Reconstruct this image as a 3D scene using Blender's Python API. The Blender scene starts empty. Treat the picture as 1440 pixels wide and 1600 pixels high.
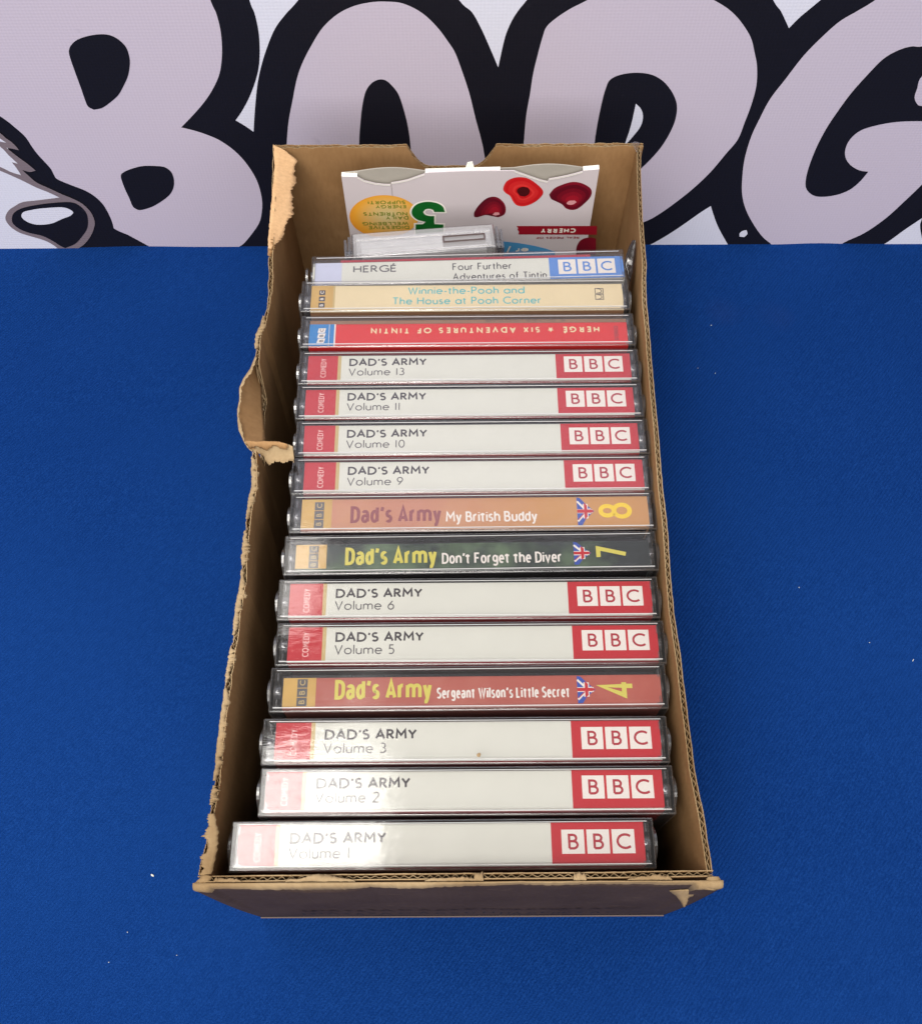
import bpy, bmesh, math, random
from mathutils import Vector, Matrix
random.seed(7)
S = bpy.context.scene
COL = S.collection
R = math.radians

# ---------------------------------------------------------------- camera
cam_d = bpy.data.cameras.new('camera'); cam = bpy.data.objects.new('camera', cam_d); COL.objects.link(cam)
cam_d.sensor_fit = 'HORIZONTAL'; cam_d.sensor_width = 36.0; cam_d.lens = 39.75
cam_d.clip_start = 0.01; cam_d.clip_end = 50
X_ = Vector((0.99998629, -0.00470605, -0.0022953)); Y_ = Vector((0.00523596, 0.89878173, 0.43836514)); F_ = Vector((0, 0.43837115, -0.89879405))
m = Matrix.Identity(4)
for i in range(3):
    m[i][0] = X_[i]; m[i][1] = Y_[i]; m[i][2] = -F_[i]
m[2][3] = 0.461
cam.matrix_world = m
S.camera = cam

# ---------------------------------------------------------------- light of the room, plus an added fill
W = bpy.data.worlds.new('World'); S.world = W; W.use_nodes = True
W.node_tree.nodes['Background'].inputs[0].default_value = (1.0, 0.96, 0.93, 1)
W.node_tree.nodes['Background'].inputs[1].default_value = 0.31
def area(name, loc, sx, sy, power, col, target=None):
    d = bpy.data.lights.new(name, 'AREA'); d.shape = 'RECTANGLE'; d.size = sx; d.size_y = sy; d.energy = power; d.color = col
    o = bpy.data.objects.new(name, d); COL.objects.link(o); o.location = loc
    if target is not None:
        v = Vector(target) - Vector(loc); o.rotation_euler = v.to_track_quat('-Z', 'Y').to_euler()
    return o
area('ceiling_lamp', (-0.70, -0.40, 1.8), 0.8, 0.9, 20.5, (1, .95, .88), (0, .2, 0))
area('front_ceiling_lamp', (-0.12, -0.75, 1.8), 1.1, 0.8, 20, (1, .95, .88), (0, .2, 0))
area('banner_fill', (0.0, -1.9, 1.3), 2.8, 1.2, 29, (1, .96, .92), (0, .3, .1))  # added fill from behind the camera, brightens the upright banner
area('ceiling_panel', (-0.375, 0.30, 1.6), 0.46, 0.25, 3.5, (1, .96, .90))
area('far_ceiling_panel', (-0.42, 1.15, 1.6), 0.30, 1.0, 4.0, (1, .96, .90))
S.view_settings.view_transform = 'Standard'; S.view_settings.look = 'None'; S.view_settings.exposure = 0; S.view_settings.gamma = 1
S.cycles.transparent_max_bounces = 40; S.cycles.max_bounces = 10
S.cycles.caustics_reflective = False; S.cycles.caustics_refractive = False

# ---------------------------------------------------------------- materials
def lin(r, g, b, k=1.0):
    f = lambda c: (c/255/12.92 if c/255 <= .04045 else ((c/255+.055)/1.055)**2.4)
    return (f(r)*k, f(g)*k, f(b)*k, 1)
class NT:
    def __init__(s, name):
        s.m = bpy.data.materials.new(name); s.m.use_nodes = True; s.t = s.m.node_tree; s.t.nodes.clear()
        s.out = s.t.nodes.new('ShaderNodeOutputMaterial')
    def n(s, kind, ins=None, **kw):
        o = s.t.nodes.new('ShaderNode'+kind)
        for k, v in kw.items(): setattr(o, k, v)
        for k, v in (ins or {}).items():
            if isinstance(v, bpy.types.NodeSocket): s.t.links.new(v, o.inputs[k])
            else: o.inputs[k].default_value = v
        return o
    def mixc(s, fac, a, b, mode='MIX'):
        o = s.t.nodes.new('ShaderNodeMix'); o.data_type = 'RGBA'; o.blend_type = mode
        for i, v in ((0, fac), (6, a), (7, b)):
            if isinstance(v, bpy.types.NodeSocket): s.t.links.new(v, o.inputs[i])
            else: o.inputs[i].default_value = v
        return o.outputs[2]
    def ramp(s, fac, stops):
        o = s.t.nodes.new('ShaderNodeValToRGB'); s.t.links.new(fac, o.inputs[0])
        e = o.color_ramp.elements
        e[0].position, e[0].color = stops[0]; e[1].position, e[1].color = stops[-1]
        for p, c_ in stops[1:-1]:
            x = e.new(p); x.color = c_
        return o.outputs[0]
    def noise(s, scale, detail=3, rough=.5, vec=None, stretch=None, dist=0):
        v = vec or s.coord()
        if stretch: v = s.n('Mapping', {0: v, 3: stretch}).outputs[0]
        return s.n('TexNoise', {0: v, 'Scale': scale, 'Detail': detail, 'Roughness': rough, 'Distortion': dist}).outputs[0]
    def coord(s):
        if not hasattr(s, 'tc'): s.tc = s.n('TexCoord')
        return s.tc.outputs['Object']
    def bsdf(s, col, rough=.6, spec=.4, bump=None, bstr=.3, bdist=.0003):
        ins = {'Base Color': col, 'Roughness': rough, 'Specular IOR Level': spec}
        if bump is not None:
            ins['Normal'] = s.n('Bump', {'Height': bump, 'Strength': bstr, 'Distance': bdist}).outputs[0]
        b = s.n('BsdfPrincipled', ins); s.t.links.new(b.outputs[0], s.out.inputs[0]); return s.m
BW = lambda v: (v, v, v, 1)

def m_print(name, col, var=.06, rough=.45, scale=90):
    t = NT(name); f = t.noise(scale, 4, .6)
    k = t.ramp(f, [(.3, BW(1-var)), (.7, BW(1))])
    return t.bsdf(t.mixc(1.0, col, k, 'MULTIPLY'), rough, .3, f, .1)
def m_flat(name, col, rough=.5): return m_print(name, col, .03, rough)

def m_cloth():
    t = NT('blue_cloth'); c0 = t.coord()
    rot = t.n('Mapping', {0: c0, 2: (0, 0, R(38))}).outputs[0]
    w = t.n('TexWave', {0: rot, 'Scale': 390.0, 'Distortion': 1.2, 'Detail': 2, 'Detail Scale': 3}).outputs[0] if False else t.n('TexWave', {0: rot, 'Scale': 200.0, 'Distortion': 2.0, 'Detail': 2.0, 'Detail Scale': 2.0}).outputs['Fac']
    fine = t.noise(1800, 2, .6); mid = t.noise(260, 3, .6); big = t.noise(5, 3, .55); patch = t.noise(16, 3, .5)
    base = t.mixc(t.ramp(big, [(.38, BW(0)), (.62, BW(1))]), (.0020, .0235, .134, 1), (.0036, .032, .165, 1))
    base = t.mixc(t.ramp(patch, [(.35, BW(0)), (.75, BW(.3))]), base, (.0045, .032, .17, 1))
    base = t.mixc(t.ramp(w, [(.2, BW(0)), (.9, BW(.16))]), base, (.007, .048, .23, 1))
    base = t.mixc(t.ramp(fine, [(.42, BW(0)), (.68, BW(.75))]), base, (.009, .056, .25, 1))
    base = t.mixc(t.ramp(mid, [(.3, BW(.25)), (.6, BW(0))]), base, (.0015, .021, .118, 1))
    spk = t.n('TexVoronoi', {0: c0, 'Scale': 75.0}).outputs['Distance']
    base = t.mixc(t.ramp(t.noise(9, 2, .5), [(.66, BW(0)), (.76, BW(.22))]), base, (.03, .035, .12, 1))
    h = t.mixc(.45, w, fine)
    return t.bsdf(base, .95, .04, h, .7, .0007)
def m_card(name='cardboard', base=(176, 134, 88), dark=(140, 102, 62), k=.95, ribs=True):
    t = NT(name); n1 = t.noise(18, 4, .6); n2 = t.noise(700, 3, .7, stretch=(1, 1, .25)); n3 = t.noise(90, 3, .6)
    col = t.mixc(t.ramp(n1, [(.3, BW(0)), (.72, BW(1))]), lin(*dark, k), lin(*base, k))
    col = t.mixc(t.ramp(n2, [(.3, BW(.22)), (.65, BW(0))]), col, lin(110, 78, 46, k))
    col = t.mixc(t.ramp(n3, [(.6, BW(0)), (.8, BW(.2))]), col, lin(205, 170, 125, k))
    return t.bsdf(col, .85, .15, t.mixc(.5, n2, n3), .16, .0003)
def m_cardface():
    t = NT('dark_printed_liner'); n1 = t.noise(35, 4, .6); n2 = t.noise(600, 2, .7); n3 = t.noise(160, 3, .6, stretch=(.5, 1, 1.6))
    col = t.mixc(t.ramp(n1, [(.3, BW(0)), (.7, BW(1))]), lin(58, 45, 40), lin(70, 56, 50))
    col = t.mixc(t.ramp(n2, [(.5, BW(0)), (.9, BW(.3))]), col, lin(100, 88, 92))
    col = t.mixc(t.ramp(n3, [(.64, BW(0)), (.75, BW(.35))]), col, lin(110, 92, 80))
    return t.bsdf(col, .7, .15, n2, .2)
def m_banner(name, col, grid=.035):
    t = NT(name); c0 = t.coord()
    wx = t.n('TexWave', {0: c0, 'Scale': 190.0, 'Distortion': .3}, bands_direction='X').outputs['Fac']
    wz = t.n('TexWave', {0: c0, 'Scale': 190.0, 'Distortion': .3}, bands_direction='Z').outputs['Fac']
    g = t.mixc(.5, wx, wz); f = t.noise(900, 2, .6); big = t.noise(7, 2, .5)
    k = t.ramp(g, [(.2, BW(1-grid)), (.8, BW(1))]); k2 = t.ramp(f, [(.3, BW(1-grid)), (.7, BW(1))])
    c = t.mixc(1, t.mixc(1, col, k, 'MULTIPLY'), k2, 'MULTIPLY')
    sm = t.noise(26, 4, .7); c = t.mixc(t.ramp(sm, [(.68, BW(0)), (.80, BW(.22))]), c, (.12, .11, .14, 1))
    return t.bsdf(c, .6, .2, t.mixc(.05, big, g), .2, .004)

def m_clear(name, tint=(.93, .93, .94), rough=.04, f0=.045, haze=0.0, hcol=(.6, .6, .62, 1), scr=.02):
    """thin clear plastic: straight-through transmission plus a Fresnel reflection, with rubbed haze; on edges a pale haze paints caught light"""
    t = NT(name); c0 = t.coord()
    geo = t.n('NewGeometry'); n = t.noise(55, 3, .6); fine = t.noise(420, 3, .7, stretch=(.25, 1, 1))
    bump = t.n('Bump', {'Height': t.mixc(.25, n, fine), 'Strength': .14, 'Distance': .0007}).outputs[0]
    dot = t.n('VectorMath', {0: bump, 1: geo.outputs['Incoming']}, operation='DOT_PRODUCT').outputs['Value']
    ab = t.n('Math', {0: dot}, operation='ABSOLUTE').outputs[0]
    om = t.n('Math', {0: 1.0, 1: ab}, operation='SUBTRACT', use_clamp=True).outputs[0]
    p5 = t.n('Math', {0: om, 1: 5.0}, operation='POWER').outputs[0]
    fr = t.n('Math', {0: p5, 1: 1-f0, 2: f0}, operation='MULTIPLY_ADD').outputs[0]
    tr = t.n('BsdfTransparent', {0: (*tint, 1)})
    pt = t.noise(38, 4, .65); rg0 = t.ramp(fine, [(.3, BW(rough)), (.8, BW(min(1, rough*3)))])
    rg = t.mixc(t.ramp(pt, [(.48, BW(0)), (.60, BW(.55))]), rg0, BW(.22))
    gl = t.n('BsdfGlossy', {'Color': (1, 1, 1, 1), 'Roughness': rg, 'Normal': bump})
    mx = t.n('MixShader', {0: fr, 1: tr.outputs[0], 2: gl.outputs[0]})
    last = mx.outputs[0]
    df = t.n('BsdfDiffuse', {'Color': hcol})
    sc = t.ramp(fine, [(.62, BW(haze)), (.8, BW(haze+scr))])
    mx2 = t.n('MixShader', {0: sc, 1: last, 2: df.outputs[0]}); last = mx2.outputs[0]
    t.t.links.new(last, t.out.inputs[0]); return t.m

M = {}
M['cloth'] = m_cloth()
M['card'] = m_card(base=(178, 140, 98), dark=(146, 110, 72))
M['card_edge'] = m_card('torn_cardboard_edge', (182, 160, 126), (140, 116, 84), 1.0)
M['card_peel'] = m_card('peeled_liner', (222, 184, 142), (204, 164, 120), 1.05)
M['card_dark'] = m_cardface()
M['b_white'] = m_banner('banner_white', lin(222, 224, 240))
M['b_black'] = m_banner('banner_black', lin(22, 22, 33), .15)
M['b_lav'] = m_banner('banner_lavender', lin(201, 192, 210))
M['b_grey'] = m_banner('banner_grey', lin(128, 116, 124))
M['shell'] = m_clear('clear_plastic', haze=.012, scr=.03)
M['rim'] = m_clear('clear_plastic_rim', tint=(.72, .72, .74), rough=.08, f0=.12, haze=.05, hcol=(.75, .75, .77, 1), scr=.2)  # pale haze paints the light caught in the plastic edges
M['ridge'] = m_clear('ridge_highlight_plastic', tint=(.9,.9,.9), rough=.1, f0=.15, haze=.42, hcol=(.9,.9,.9,1), scr=.3)  # whitish coat paints the bright reflected line along the lid ridge
M['peg'] = m_clear('clear_plastic_moulding', tint=(.62, .62, .65), rough=.07, f0=.12, haze=.05, hcol=(.7, .7, .72, 1))
M['smoke'] = m_clear('smoky_plastic', tint=(.35, .32, .36), rough=.05, f0=.06, haze=.02)
M['bright'] = m_clear('bright_clear_plastic', tint=(.9, .9, .91), rough=.05, f0=.14, haze=.16, hcol=(.97, .96, .95, 1), scr=.3)
def m_tray():
    t = NT('dark_core'); n = t.noise(120, 3)
    return t.bsdf(t.mixc(n, (.010, .008, .010, 1), (.022, .016, .020, 1)), .22, .5, n, .1)
M['tray'] = m_tray()
M['paper'] = m_print('white_card', (.74, .74, .645, 1), .045)
M['red'] = m_print('red_ink', lin(196, 20, 36), .06)
M['redtop'] = m_print('crimson_ink', lin(176, 40, 56), .08)
M['gold'] = m_print('gold_ink', lin(214, 172, 92), .18, .35, 60)
M['palegold'] = m_print('pale_gold_ink', lin(205, 180, 120), .1, .35)
M['dark'] = m_flat('charcoal_ink', lin(66, 60, 64))
M['grey'] = m_flat('grey_ink', lin(98, 94, 95))
M['white'] = m_flat('white_ink', lin(240, 232, 222))
M['pale'] = m_flat('pale_pink_ink', lin(242, 205, 198))
M['cream'] = m_print('cream_card', lin(236, 216, 170), .06)
M['teal'] = m_flat('turquoise_ink', lin(90, 184, 186))
M['blue'] = m_print('blue_ink', lin(88, 140, 214), .05)
M['blue2'] = m_print('bright_blue_ink', lin(30, 128, 196), .06)
M['washed'] = m_print('glare_washed_blue_ink', lin(206, 210, 232), .06)  # glare over the blue panel is put into this pale colour
M['scarlet'] = m_print('scarlet_ink', lin(222, 26, 24), .08)
M['yellow'] = m_flat('yellow_ink', lin(216, 204, 92))
M['yellow8'] = m_flat('golden_yellow_ink', lin(244, 206, 30))
M['mauve'] = m_flat('mauve_ink', lin(146, 74, 78))
M['navy'] = m_flat('flag_blue_ink', lin(50, 80, 170))
M['tan'] = m_print('tan_card', lin(150, 110, 80), .15)
M['cornblue'] = m_print('cornflower_ink', lin(78, 152, 206), .05)
M['green'] = m_print('green_ink', lin(14, 104, 38), .3, .45, 50)
M['lime'] = m_flat('olive_green_ink', lin(120, 134, 40))
M['maroon'] = m_flat('maroon_ink', lin(150, 18, 38))
def grad(name, c1, c2, x0, x1, noise=.3, sc=60, c3=None):
    t = NT(name); x = t.n('SeparateXYZ', {0: t.coord()}).outputs[0]
    f = t.n('MapRange', {0: x, 1: x0, 2: x1}).outputs[0]; n = t.noise(sc, 4, .6)
    c = t.mixc(f, c1, c2)
    if c3: c = t.mixc(t.ramp(n, [(.45, BW(0)), (.62, BW(noise))]), c, c3)
    return t.bsdf(c, .45, .3, n, .05)
M['salmon'] = grad('salmon_tan_print', lin(196, 132, 104), lin(198, 142, 78), -.02, .03, .35, 35, lin(208, 158, 108))
M['brick'] = grad('brick_red_print', lin(176, 94, 82), lin(178, 86, 72), -.05, .05, .35, 45, lin(196, 122, 104))
M['camo'] = grad('dark_green_print', lin(46, 56, 54), lin(42, 48, 50), -.05, .06, .95, 30, lin(98, 120, 90))
M['carton'] = m_print('white_carton_board', lin(208, 199, 204), .06, .5, 20)
M['carton_in'] = m_print('grey_carton_inside', lin(172, 167, 158), .1, .7, 60)
def m_oval():
    t = NT('orange_oval_print'); g = t.n('VectorMath', {0: t.n('VectorMath', {0: t.coord(), 1: (-.0335, 0, .094)}, operation='SUBTRACT').outputs[0], 1: (50.0, 0.0, 55.0)}, operation='MULTIPLY').outputs[0]
    d = t.n('VectorMath', {0: g}, operation='LENGTH').outputs['Value']
    return t.bsdf(t.ramp(d, [(.1, lin(214, 196, 140)), (.75, lin(232, 164, 54)), (1.0, lin(226, 140, 40))]), .45, .3)
M['oval'] = m_oval()
def m_cherry(name, a, b):
    t = NT(name); n = t.noise(45, 2, .5); return t.bsdf(t.mixc(t.ramp(n, [(.35, BW(0)), (.65, BW(1))]), a, b), .45, .3)
M['cherry_dark'] = m_cherry('dark_cherry_print', lin(84, 12, 30), lin(132, 18, 40))
M['cherry_red'] = m_cherry('red_cherry_print', lin(186, 24, 32), lin(222, 48, 44))
M['cherry_pit'] = m_flat('cherry_stone_print', lin(70, 10, 16))

# ---------------------------------------------------------------- helpers
def link(name, me, mats, parent=None, smooth=False):
    o = bpy.data.objects.new(name, me); COL.objects.link(o)
    if parent is not None: o.parent = parent
    if not isinstance(mats, (list, tuple)): mats = [mats]
    if not me.materials:
        for k in mats: me.materials.append(M[k])
    if smooth:
        for p in me.polygons: p.use_smooth = True
    return o
def pyd(name, vs, fs, mats, parent=None, smooth=False):
    me = bpy.data.meshes.new(name); me.from_pydata([tuple(v) for v in vs], [], fs); me.update()
    return link(name, me, mats, parent, smooth)
def bx(bm, x0, x1, y0, y1, z0, z1, bev=0, seg=2, mi=0, bmi=None):
    geo = bmesh.ops.create_cube(bm, size=1.0); vs = geo['verts']
    for v in vs: v.co = Vector(((x0+x1)/2+v.co.x*(x1-x0), (y0+y1)/2+v.co.y*(y1-y0), (z0+z1)/2+v.co.z*(z1-z0)))
    fs = set(f for v in vs for f in v.link_faces)
    for f in fs: f.material_index = mi
    if bev:
        es = list(set(e for v in vs for e in v.link_edges))
        r_ = bmesh.ops.bevel(bm, geom=es, offset=bev, segments=seg, profile=.5, affect='EDGES')
        if bmi is not None:
            for f in r_['faces']:
                f.normal_update(); n = f.normal
                if max(abs(n.x), abs(n.y), abs(n.z)) < .995: f.material_index = bmi
                f.smooth = True
def fin(bm, name):
    me = bpy.data.meshes.new(name); bm.to_mesh(me); bm.free(); return me
def ribbon(pts, w, closed=False):
    n = len(pts); L = []; Rr = []
    for i in range(n):
        p = Vector(pts[i])
        a = Vector(pts[(i-1) % n]) if (closed or i > 0) else None
        b = Vector(pts[(i+1) % n]) if (closed or i < n-1) else None
        d1 = (p-a).normalized() if a is not None and (p-a).length > 1e-9 else None
        d2 = (b-p).normalized() if b is not None and (b-p).length > 1e-9 else None
        if d1 is None: d1 = d2
        if d2 is None: d2 = d1
        n1 = Vector((-d1.y, d1.x)); n2 = Vector((-d2.y, d2.x)); mm = n1+n2
        if mm.length < 1e-6: mm = n1
        mm.normalize(); k = w/2/max(.42, mm.dot(n1))
        L.append(p+mm*k); Rr.append(p-mm*k)
    q = []
    for i in range(n if closed else n-1):
        j = (i+1) % n; q.append([Rr[i], Rr[j], L[j], L[i]])
    return q
def arc(cx, cy, rx, ry, a0, a1, st=14):
    k = max(2, int(abs(a1-a0)/st)); return [(cx+rx*math.cos(R(a0+(a1-a0)*i/k)), cy+ry*math.sin(R(a0+(a1-a0)*i/k))) for i in range(k+1)]
X = .64
G = {  # a humanist stroke alphabet: advance width, then the strokes (cap height 1)
 'A': (.76, [[(0,0),(.38,1),(.76,0)], [(.15,.34),(.61,.34)]]),
 'B': (.55, [[(0,0),(0,1),(.22,1)]+arc(.24,.765,.22,.235,90,-90)+[(0,.53)], [(.22,.53)]+arc(.26,.265,.27,.265,90,-90)+[(0,0)]]),
 'C': (.78, [arc(.5,.5,.5,.5,48,312)]),
 'D': (.74, [[(0,0),(0,1),(.22,1)]+arc(.26,.5,.48,.5,90,-90)+[(0,0)]]),
 'E': (.48, [[(.48,1),(0,1),(0,0),(.48,0)], [(0,.52),(.42,.52)]]),
 'F': (.46, [[(.46,1),(0,1),(0,0)], [(0,.52),(.40,.52)]]),
 'G': (.82, [arc(.5,.5,.5,.5,48,318)+[(.84,.45),(.56,.45)]]),
 'H': (.68, [[(0,0),(0,1)], [(.68,0),(.68,1)], [(0,.52),(.68,.52)]]),
 'I': (0, [[(0,0),(0,1)]]),
 'L': (.44, [[(0,1),(0,0),(.44,0)]]),
 'M': (.84, [[(0,0),(.06,1),(.42,.4),(.78,1),(.84,0)]]),
 'N': (.72, [[(0,0),(0,1),(.72,0),(.72,1)]]),
 'O': (1.0, [arc(.5,.5,.5,.5,0,360)]),
 'P': (.5, [[(0,0),(0,1),(.24,1)]+arc(.24,.74,.26,.26,90,-90)+[(0,.48)]]),
 'R': (.56, [[(0,0),(0,1),(.22,1)]+arc(.22,.75,.25,.25,90,-90)+[(0,.5)], [(.2,.5),(.56,0)]]),
 'S': (.48, [arc(.25,.755,.23,.245,40,270)+arc(.24,.26,.25,.26,90,-145)]),
 'T': (.6, [[(0,1),(.6,1)], [(.3,1),(.3,0)]]),
 'U': (.66, [[(0,1),(0,.33)]+arc(.33,.33,.33,.33,180,360)+[(.66,1)]]),
 'V': (.7, [[(0,1),(.35,0),(.7,1)]]),
 'W': (1.0, [[(0,1),(.26,0),(.5,.9),(.74,0),(1,1)]]),
 'X': (.64, [[(0,0),(.6,1)], [(.02,1),(.64,0)]]),
 'Y': (.66, [[(0,1),(.33,.48),(.66,1)], [(.33,.48),(.33,0)]]),
 'a': (X, [arc(X/2,X/2,X/2,X/2,0,360), [(X,0),(X,X)]]),
 'd': (X, [arc(X/2,X/2,X/2,X/2,0,360), [(X,0),(X,1.04)]]),
 'e': (X*.94, [[(.02,X*.52),(X*.93,X*.52)]+arc(X*.48,X/2,X*.48,X/2,8,318)]),
 'f': (.3, [[(.1,0),(.1,.8)]+arc(.26,.8,.16,.22,180,80), [(-.04,X),(.28,X)]]),
 'h': (.48, [[(0,0),(0,1.04)], arc(.24,X-.25,.24,.25,180,0)+[(.48,0)]]),
 'i': (0, [[(0,0),(0,X)], [(0,.86),(0,.98)]]),
 'l': (0, [[(0,0),(0,1.04)]]),
 'm': (.86, [[(0,0),(0,X)], arc(.215,X-.23,.215,.23,180,0)+[(.43,0)], arc(.645,X-.23,.215,.23,180,0)+[(.86,0)]]),
 'n': (.48, [[(0,0),(0,X)], arc(.24,X-.25,.24,.25,180,0)+[(.48,0)]]),
 'o': (X, [arc(X/2,X/2,X/2,X/2,0,360)]),
 'r': (.28, [[(0,0),(0,X)], arc(.22,X-.24,.22,.24,180,75)]),
 's': (.34, [arc(.18,.48,.16,.16,40,270)+arc(.17,.165,.18,.165,90,-145)]),
 't': (.28, [[(.1,.86),(.1,.14)]+arc(.22,.14,.12,.14,180,280), [(-.04,X),(.28,X)]]),
 'u': (.48, [[(0,X),(0,.24)]+arc(.24,.24,.24,.24,180,360)+[(.48,X)], [(.48,X),(.48,0)]]),
 'v': (.46, [[(0,X),(.23,0),(.46,X)]]),
 '0': (.56, [arc(.28,.5,.28,.5,0,360)]), '1': (.12, [[(.06,0),(.06,1)]]),
 '2': (.5, [arc(.25,.74,.24,.26,150,-20)+[(0,0),(.52,0)]]),
 '3': (.48, [arc(.22,.76,.22,.24,130,-90), arc(.22,.27,.26,.27,85,-140)]),
 '4': (.6, [[(.44,0),(.44,1),(0,.27),(.62,.27)]]),
 '5': (.48, [[(.44,1),(.08,1),(.06,.58)]+arc(.2,.31,.27,.31,105,-130)]),
 '6': (.54, [arc(.27,.3,.27,.3,0,360), [(.42,1),(.05,.48)]]),
 '7': (.52, [[(0,1),(.52,1),(.16,0)]]),
 '8': (.5, [arc(.25,.77,.21,.23,0,360), arc(.25,.27,.26,.27,0,360)]),
 '9': (.54, [arc(.27,.7,.27,.3,0,360), [(.12,0),(.49,.52)]]),
 "'": (.1, [[(.1,1.02),(.02,.74)]]), '-': (.26, [[(0,.32),(.26,.32)]]), '!': (0, [[(0,1),(0,.3)], [(0,.12),(0,0)]]), ' ': (.34, []),
}
G['É'] = (.48, G['E'][1]+[[(.16,1.14),(.32,1.32)]])
st_ = [(.4+.42*math.cos(R(90+36*i))*(1 if i % 2 == 0 else .42), .5+.42*math.sin(R(90+36*i))*(1 if i % 2 == 0 else .42)) for i in range(10)]
def text_quads(s, cap, w, track=.2, width=None, alt=False):
    """quads of a line of writing in mm; w = stroke weight relative to the cap height; width sets how condensed it is"""
    gl = [(0, None) if ch == '*' else (ALT.get(ch) if alt and ch in ALT else G[ch]) for ch in s]
    cond = 1.0
    if width:
        adv = sum(g_[0] for g_ in gl); ns = len(s)-s.count(' ')+s.count('*')*(1.15-w)/w; fixed = ns*w+(len(s)-1)*track
        cond = (width/cap-fixed)/max(adv, .01)
        if cond < .3: track = track*.5; fixed = ns*w+(len(s)-1)*track; cond = max(.2, (width/cap-fixed)/max(adv, .01))
    polys = []; x = w/2
    for ch, (adv, strokes) in zip(s, gl):
        if strokes is None: polys.append([Vector((x+.1+a*1.15, .5+(b-.5)*1.25)) for a, b in st_]); x += 1.15+track; continue
        low = alt and ch.islower()
        for p in strokes:
            cl = len(p) > 4 and math.dist(p[0], p[-1]) < 1e-6
            f = (lambda v: v*1.14 if v <= .64 else .73+(v-.64)*.75) if low else (lambda v: v)
            pts = [(x+a*cond, f(b)*(1-w)+w/2) for a, b in (p[:-1] if cl else p)]
            for q in ribbon(pts, w, cl): polys.append(q)
        x += adv*cond+(w if ch != ' ' else 0)+track
    return [[Vector((p.x*cap, p.y*cap)) for p in q] for q in polys]
ALT = {'a': (.44, [arc(.22,X-.2,.21,.2,150,0)+[(.43,0)], [(.43,.38),(.2,.36)]+arc(.18,.18,.18,.18,95,270)+[(.26,.0),(.43,.14)]]),
       'u': G['u'], 'g': (.46, [arc(.23,X/2+.06,.22,X/2-.06,0,360), [(.46,X),(.46,-.02)]+arc(.24,-.06,.22,.18,0,-150)]),
       'y': (.46, [[(0,X),(.23,.02)], [(.46,X),(.22,-.12)]+[(.14,-.24),(.0,-.24)]]), 'c': (.42, [arc(.22,X/2,.22,X/2,45,315)]),
       'o': (.46, [arc(.23,X/2,.23,X/2,0,360)]), 'e': (.44, [[(.02,X*.52),(.43,X*.52)]+arc(.22,X/2,.215,X/2,8,310)]),
       'd': (.46, [arc(.23,X/2,.23,X/2,0,360), [(.46,0),(.46,1.0)]]), 'G': G['G'], 'r': (.30, [[(0,0),(0,X)], arc(.24,X-.22,.24,.22,175,80)]),
       's': (.36, G['s'][1]), ' ': (.30, []), 'm': (1.02, [[(0,0),(0,X)], arc(.255,X-.2,.255,.2,180,0)+[(.51,0)], arc(.765,X-.2,.255,.2,180,0)+[(1.02,0)]]),
       't': (.34, [[(.13,.86),(.13,.14)]+arc(.25,.14,.12,.14,180,275), [(-.12,X),(.36,X)]]), 'f': (.34, [[(.12,0),(.12,.8)]+arc(.28,.8,.16,.2,180,80), [(-.10,X),(.34,X)]]), 'D': (.56, [[(0,0),(0,1),(.16,1)]+arc(.2,.66,.36,.34,90,0)+[(.56,.34)]+arc(.2,.34,.36,.34,0,-90)+[(0,0)]]),
       'A': (.62, [[(0,0),(.31,1),(.62,0)], [(.12,.26),(.50,.26)]])}
def place(q, ox, oy, rot=0, shear=0):
    ca, sa = math.cos(R(rot)), math.sin(R(rot))
    return [[Vector((ox+(p.x+shear*p.y)*ca-p.y*sa, oy+(p.x+shear*p.y)*sa+p.y*ca)) for p in f] for f in q]
def rect(x0, x1, y0, y1): return [Vector((x0, y0)), Vector((x1, y0)), Vector((x1, y1)), Vector((x0, y1))]
def sheet(name, polys, z, mat, parent, plane='xy', step=.0000015):
    """flat print: 2D polygons in mm laid on a plane (xy at height z, or xz facing -y at depth z)"""
    vs = []; fs = []
    for k, f in enumerate(polys):
        b = len(vs); dz = step*(k % 17)
        for p in f:
            vs.append((p[0]/1000, p[1]/1000, z+dz) if plane == 'xy' else (p[0]/1000, z-dz, p[1]/1000))
        fs.append(tuple(range(b, b+len(f))))
    return pyd(name, vs, fs, mat, parent)
def thing(name, label, cat, loc=(0, 0, 0), rz=0, group=None):
    o = bpy.data.objects.new(name, None); COL.objects.link(o); o.empty_display_size = .01
    o.location = loc; o.rotation_euler = (0, 0, rz); o['label'] = label; o['category'] = cat
    if group: o['group'] = group
    return o
def smooth_outline(pts, sub=5, corner=48):
    n = len(pts); P = [Vector(p) for p in pts]; isc = []
    for i in range(n):
        a = (P[i]-P[i-1]); b = (P[(i+1) % n]-P[i])
        isc.append(a.length < 1e-6 or b.length < 1e-6 or a.angle(b) > R(corner))
    out = []
    for i in range(n):
        p1, p2 = P[i], P[(i+1) % n]
        p0 = P[i-1] if not isc[i] else p1-(p2-p1)
        p3 = P[(i+2) % n] if not isc[(i+1) % n] else p2+(p2-p1)
        for k in range(sub):
            t = k/sub
            out.append(.5*((2*p1)+(p2-p0)*t+(2*p0-5*p1+4*p2-p3)*t*t+(3*p1-p0-3*p2+p3)*t*t*t))
    return out

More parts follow.
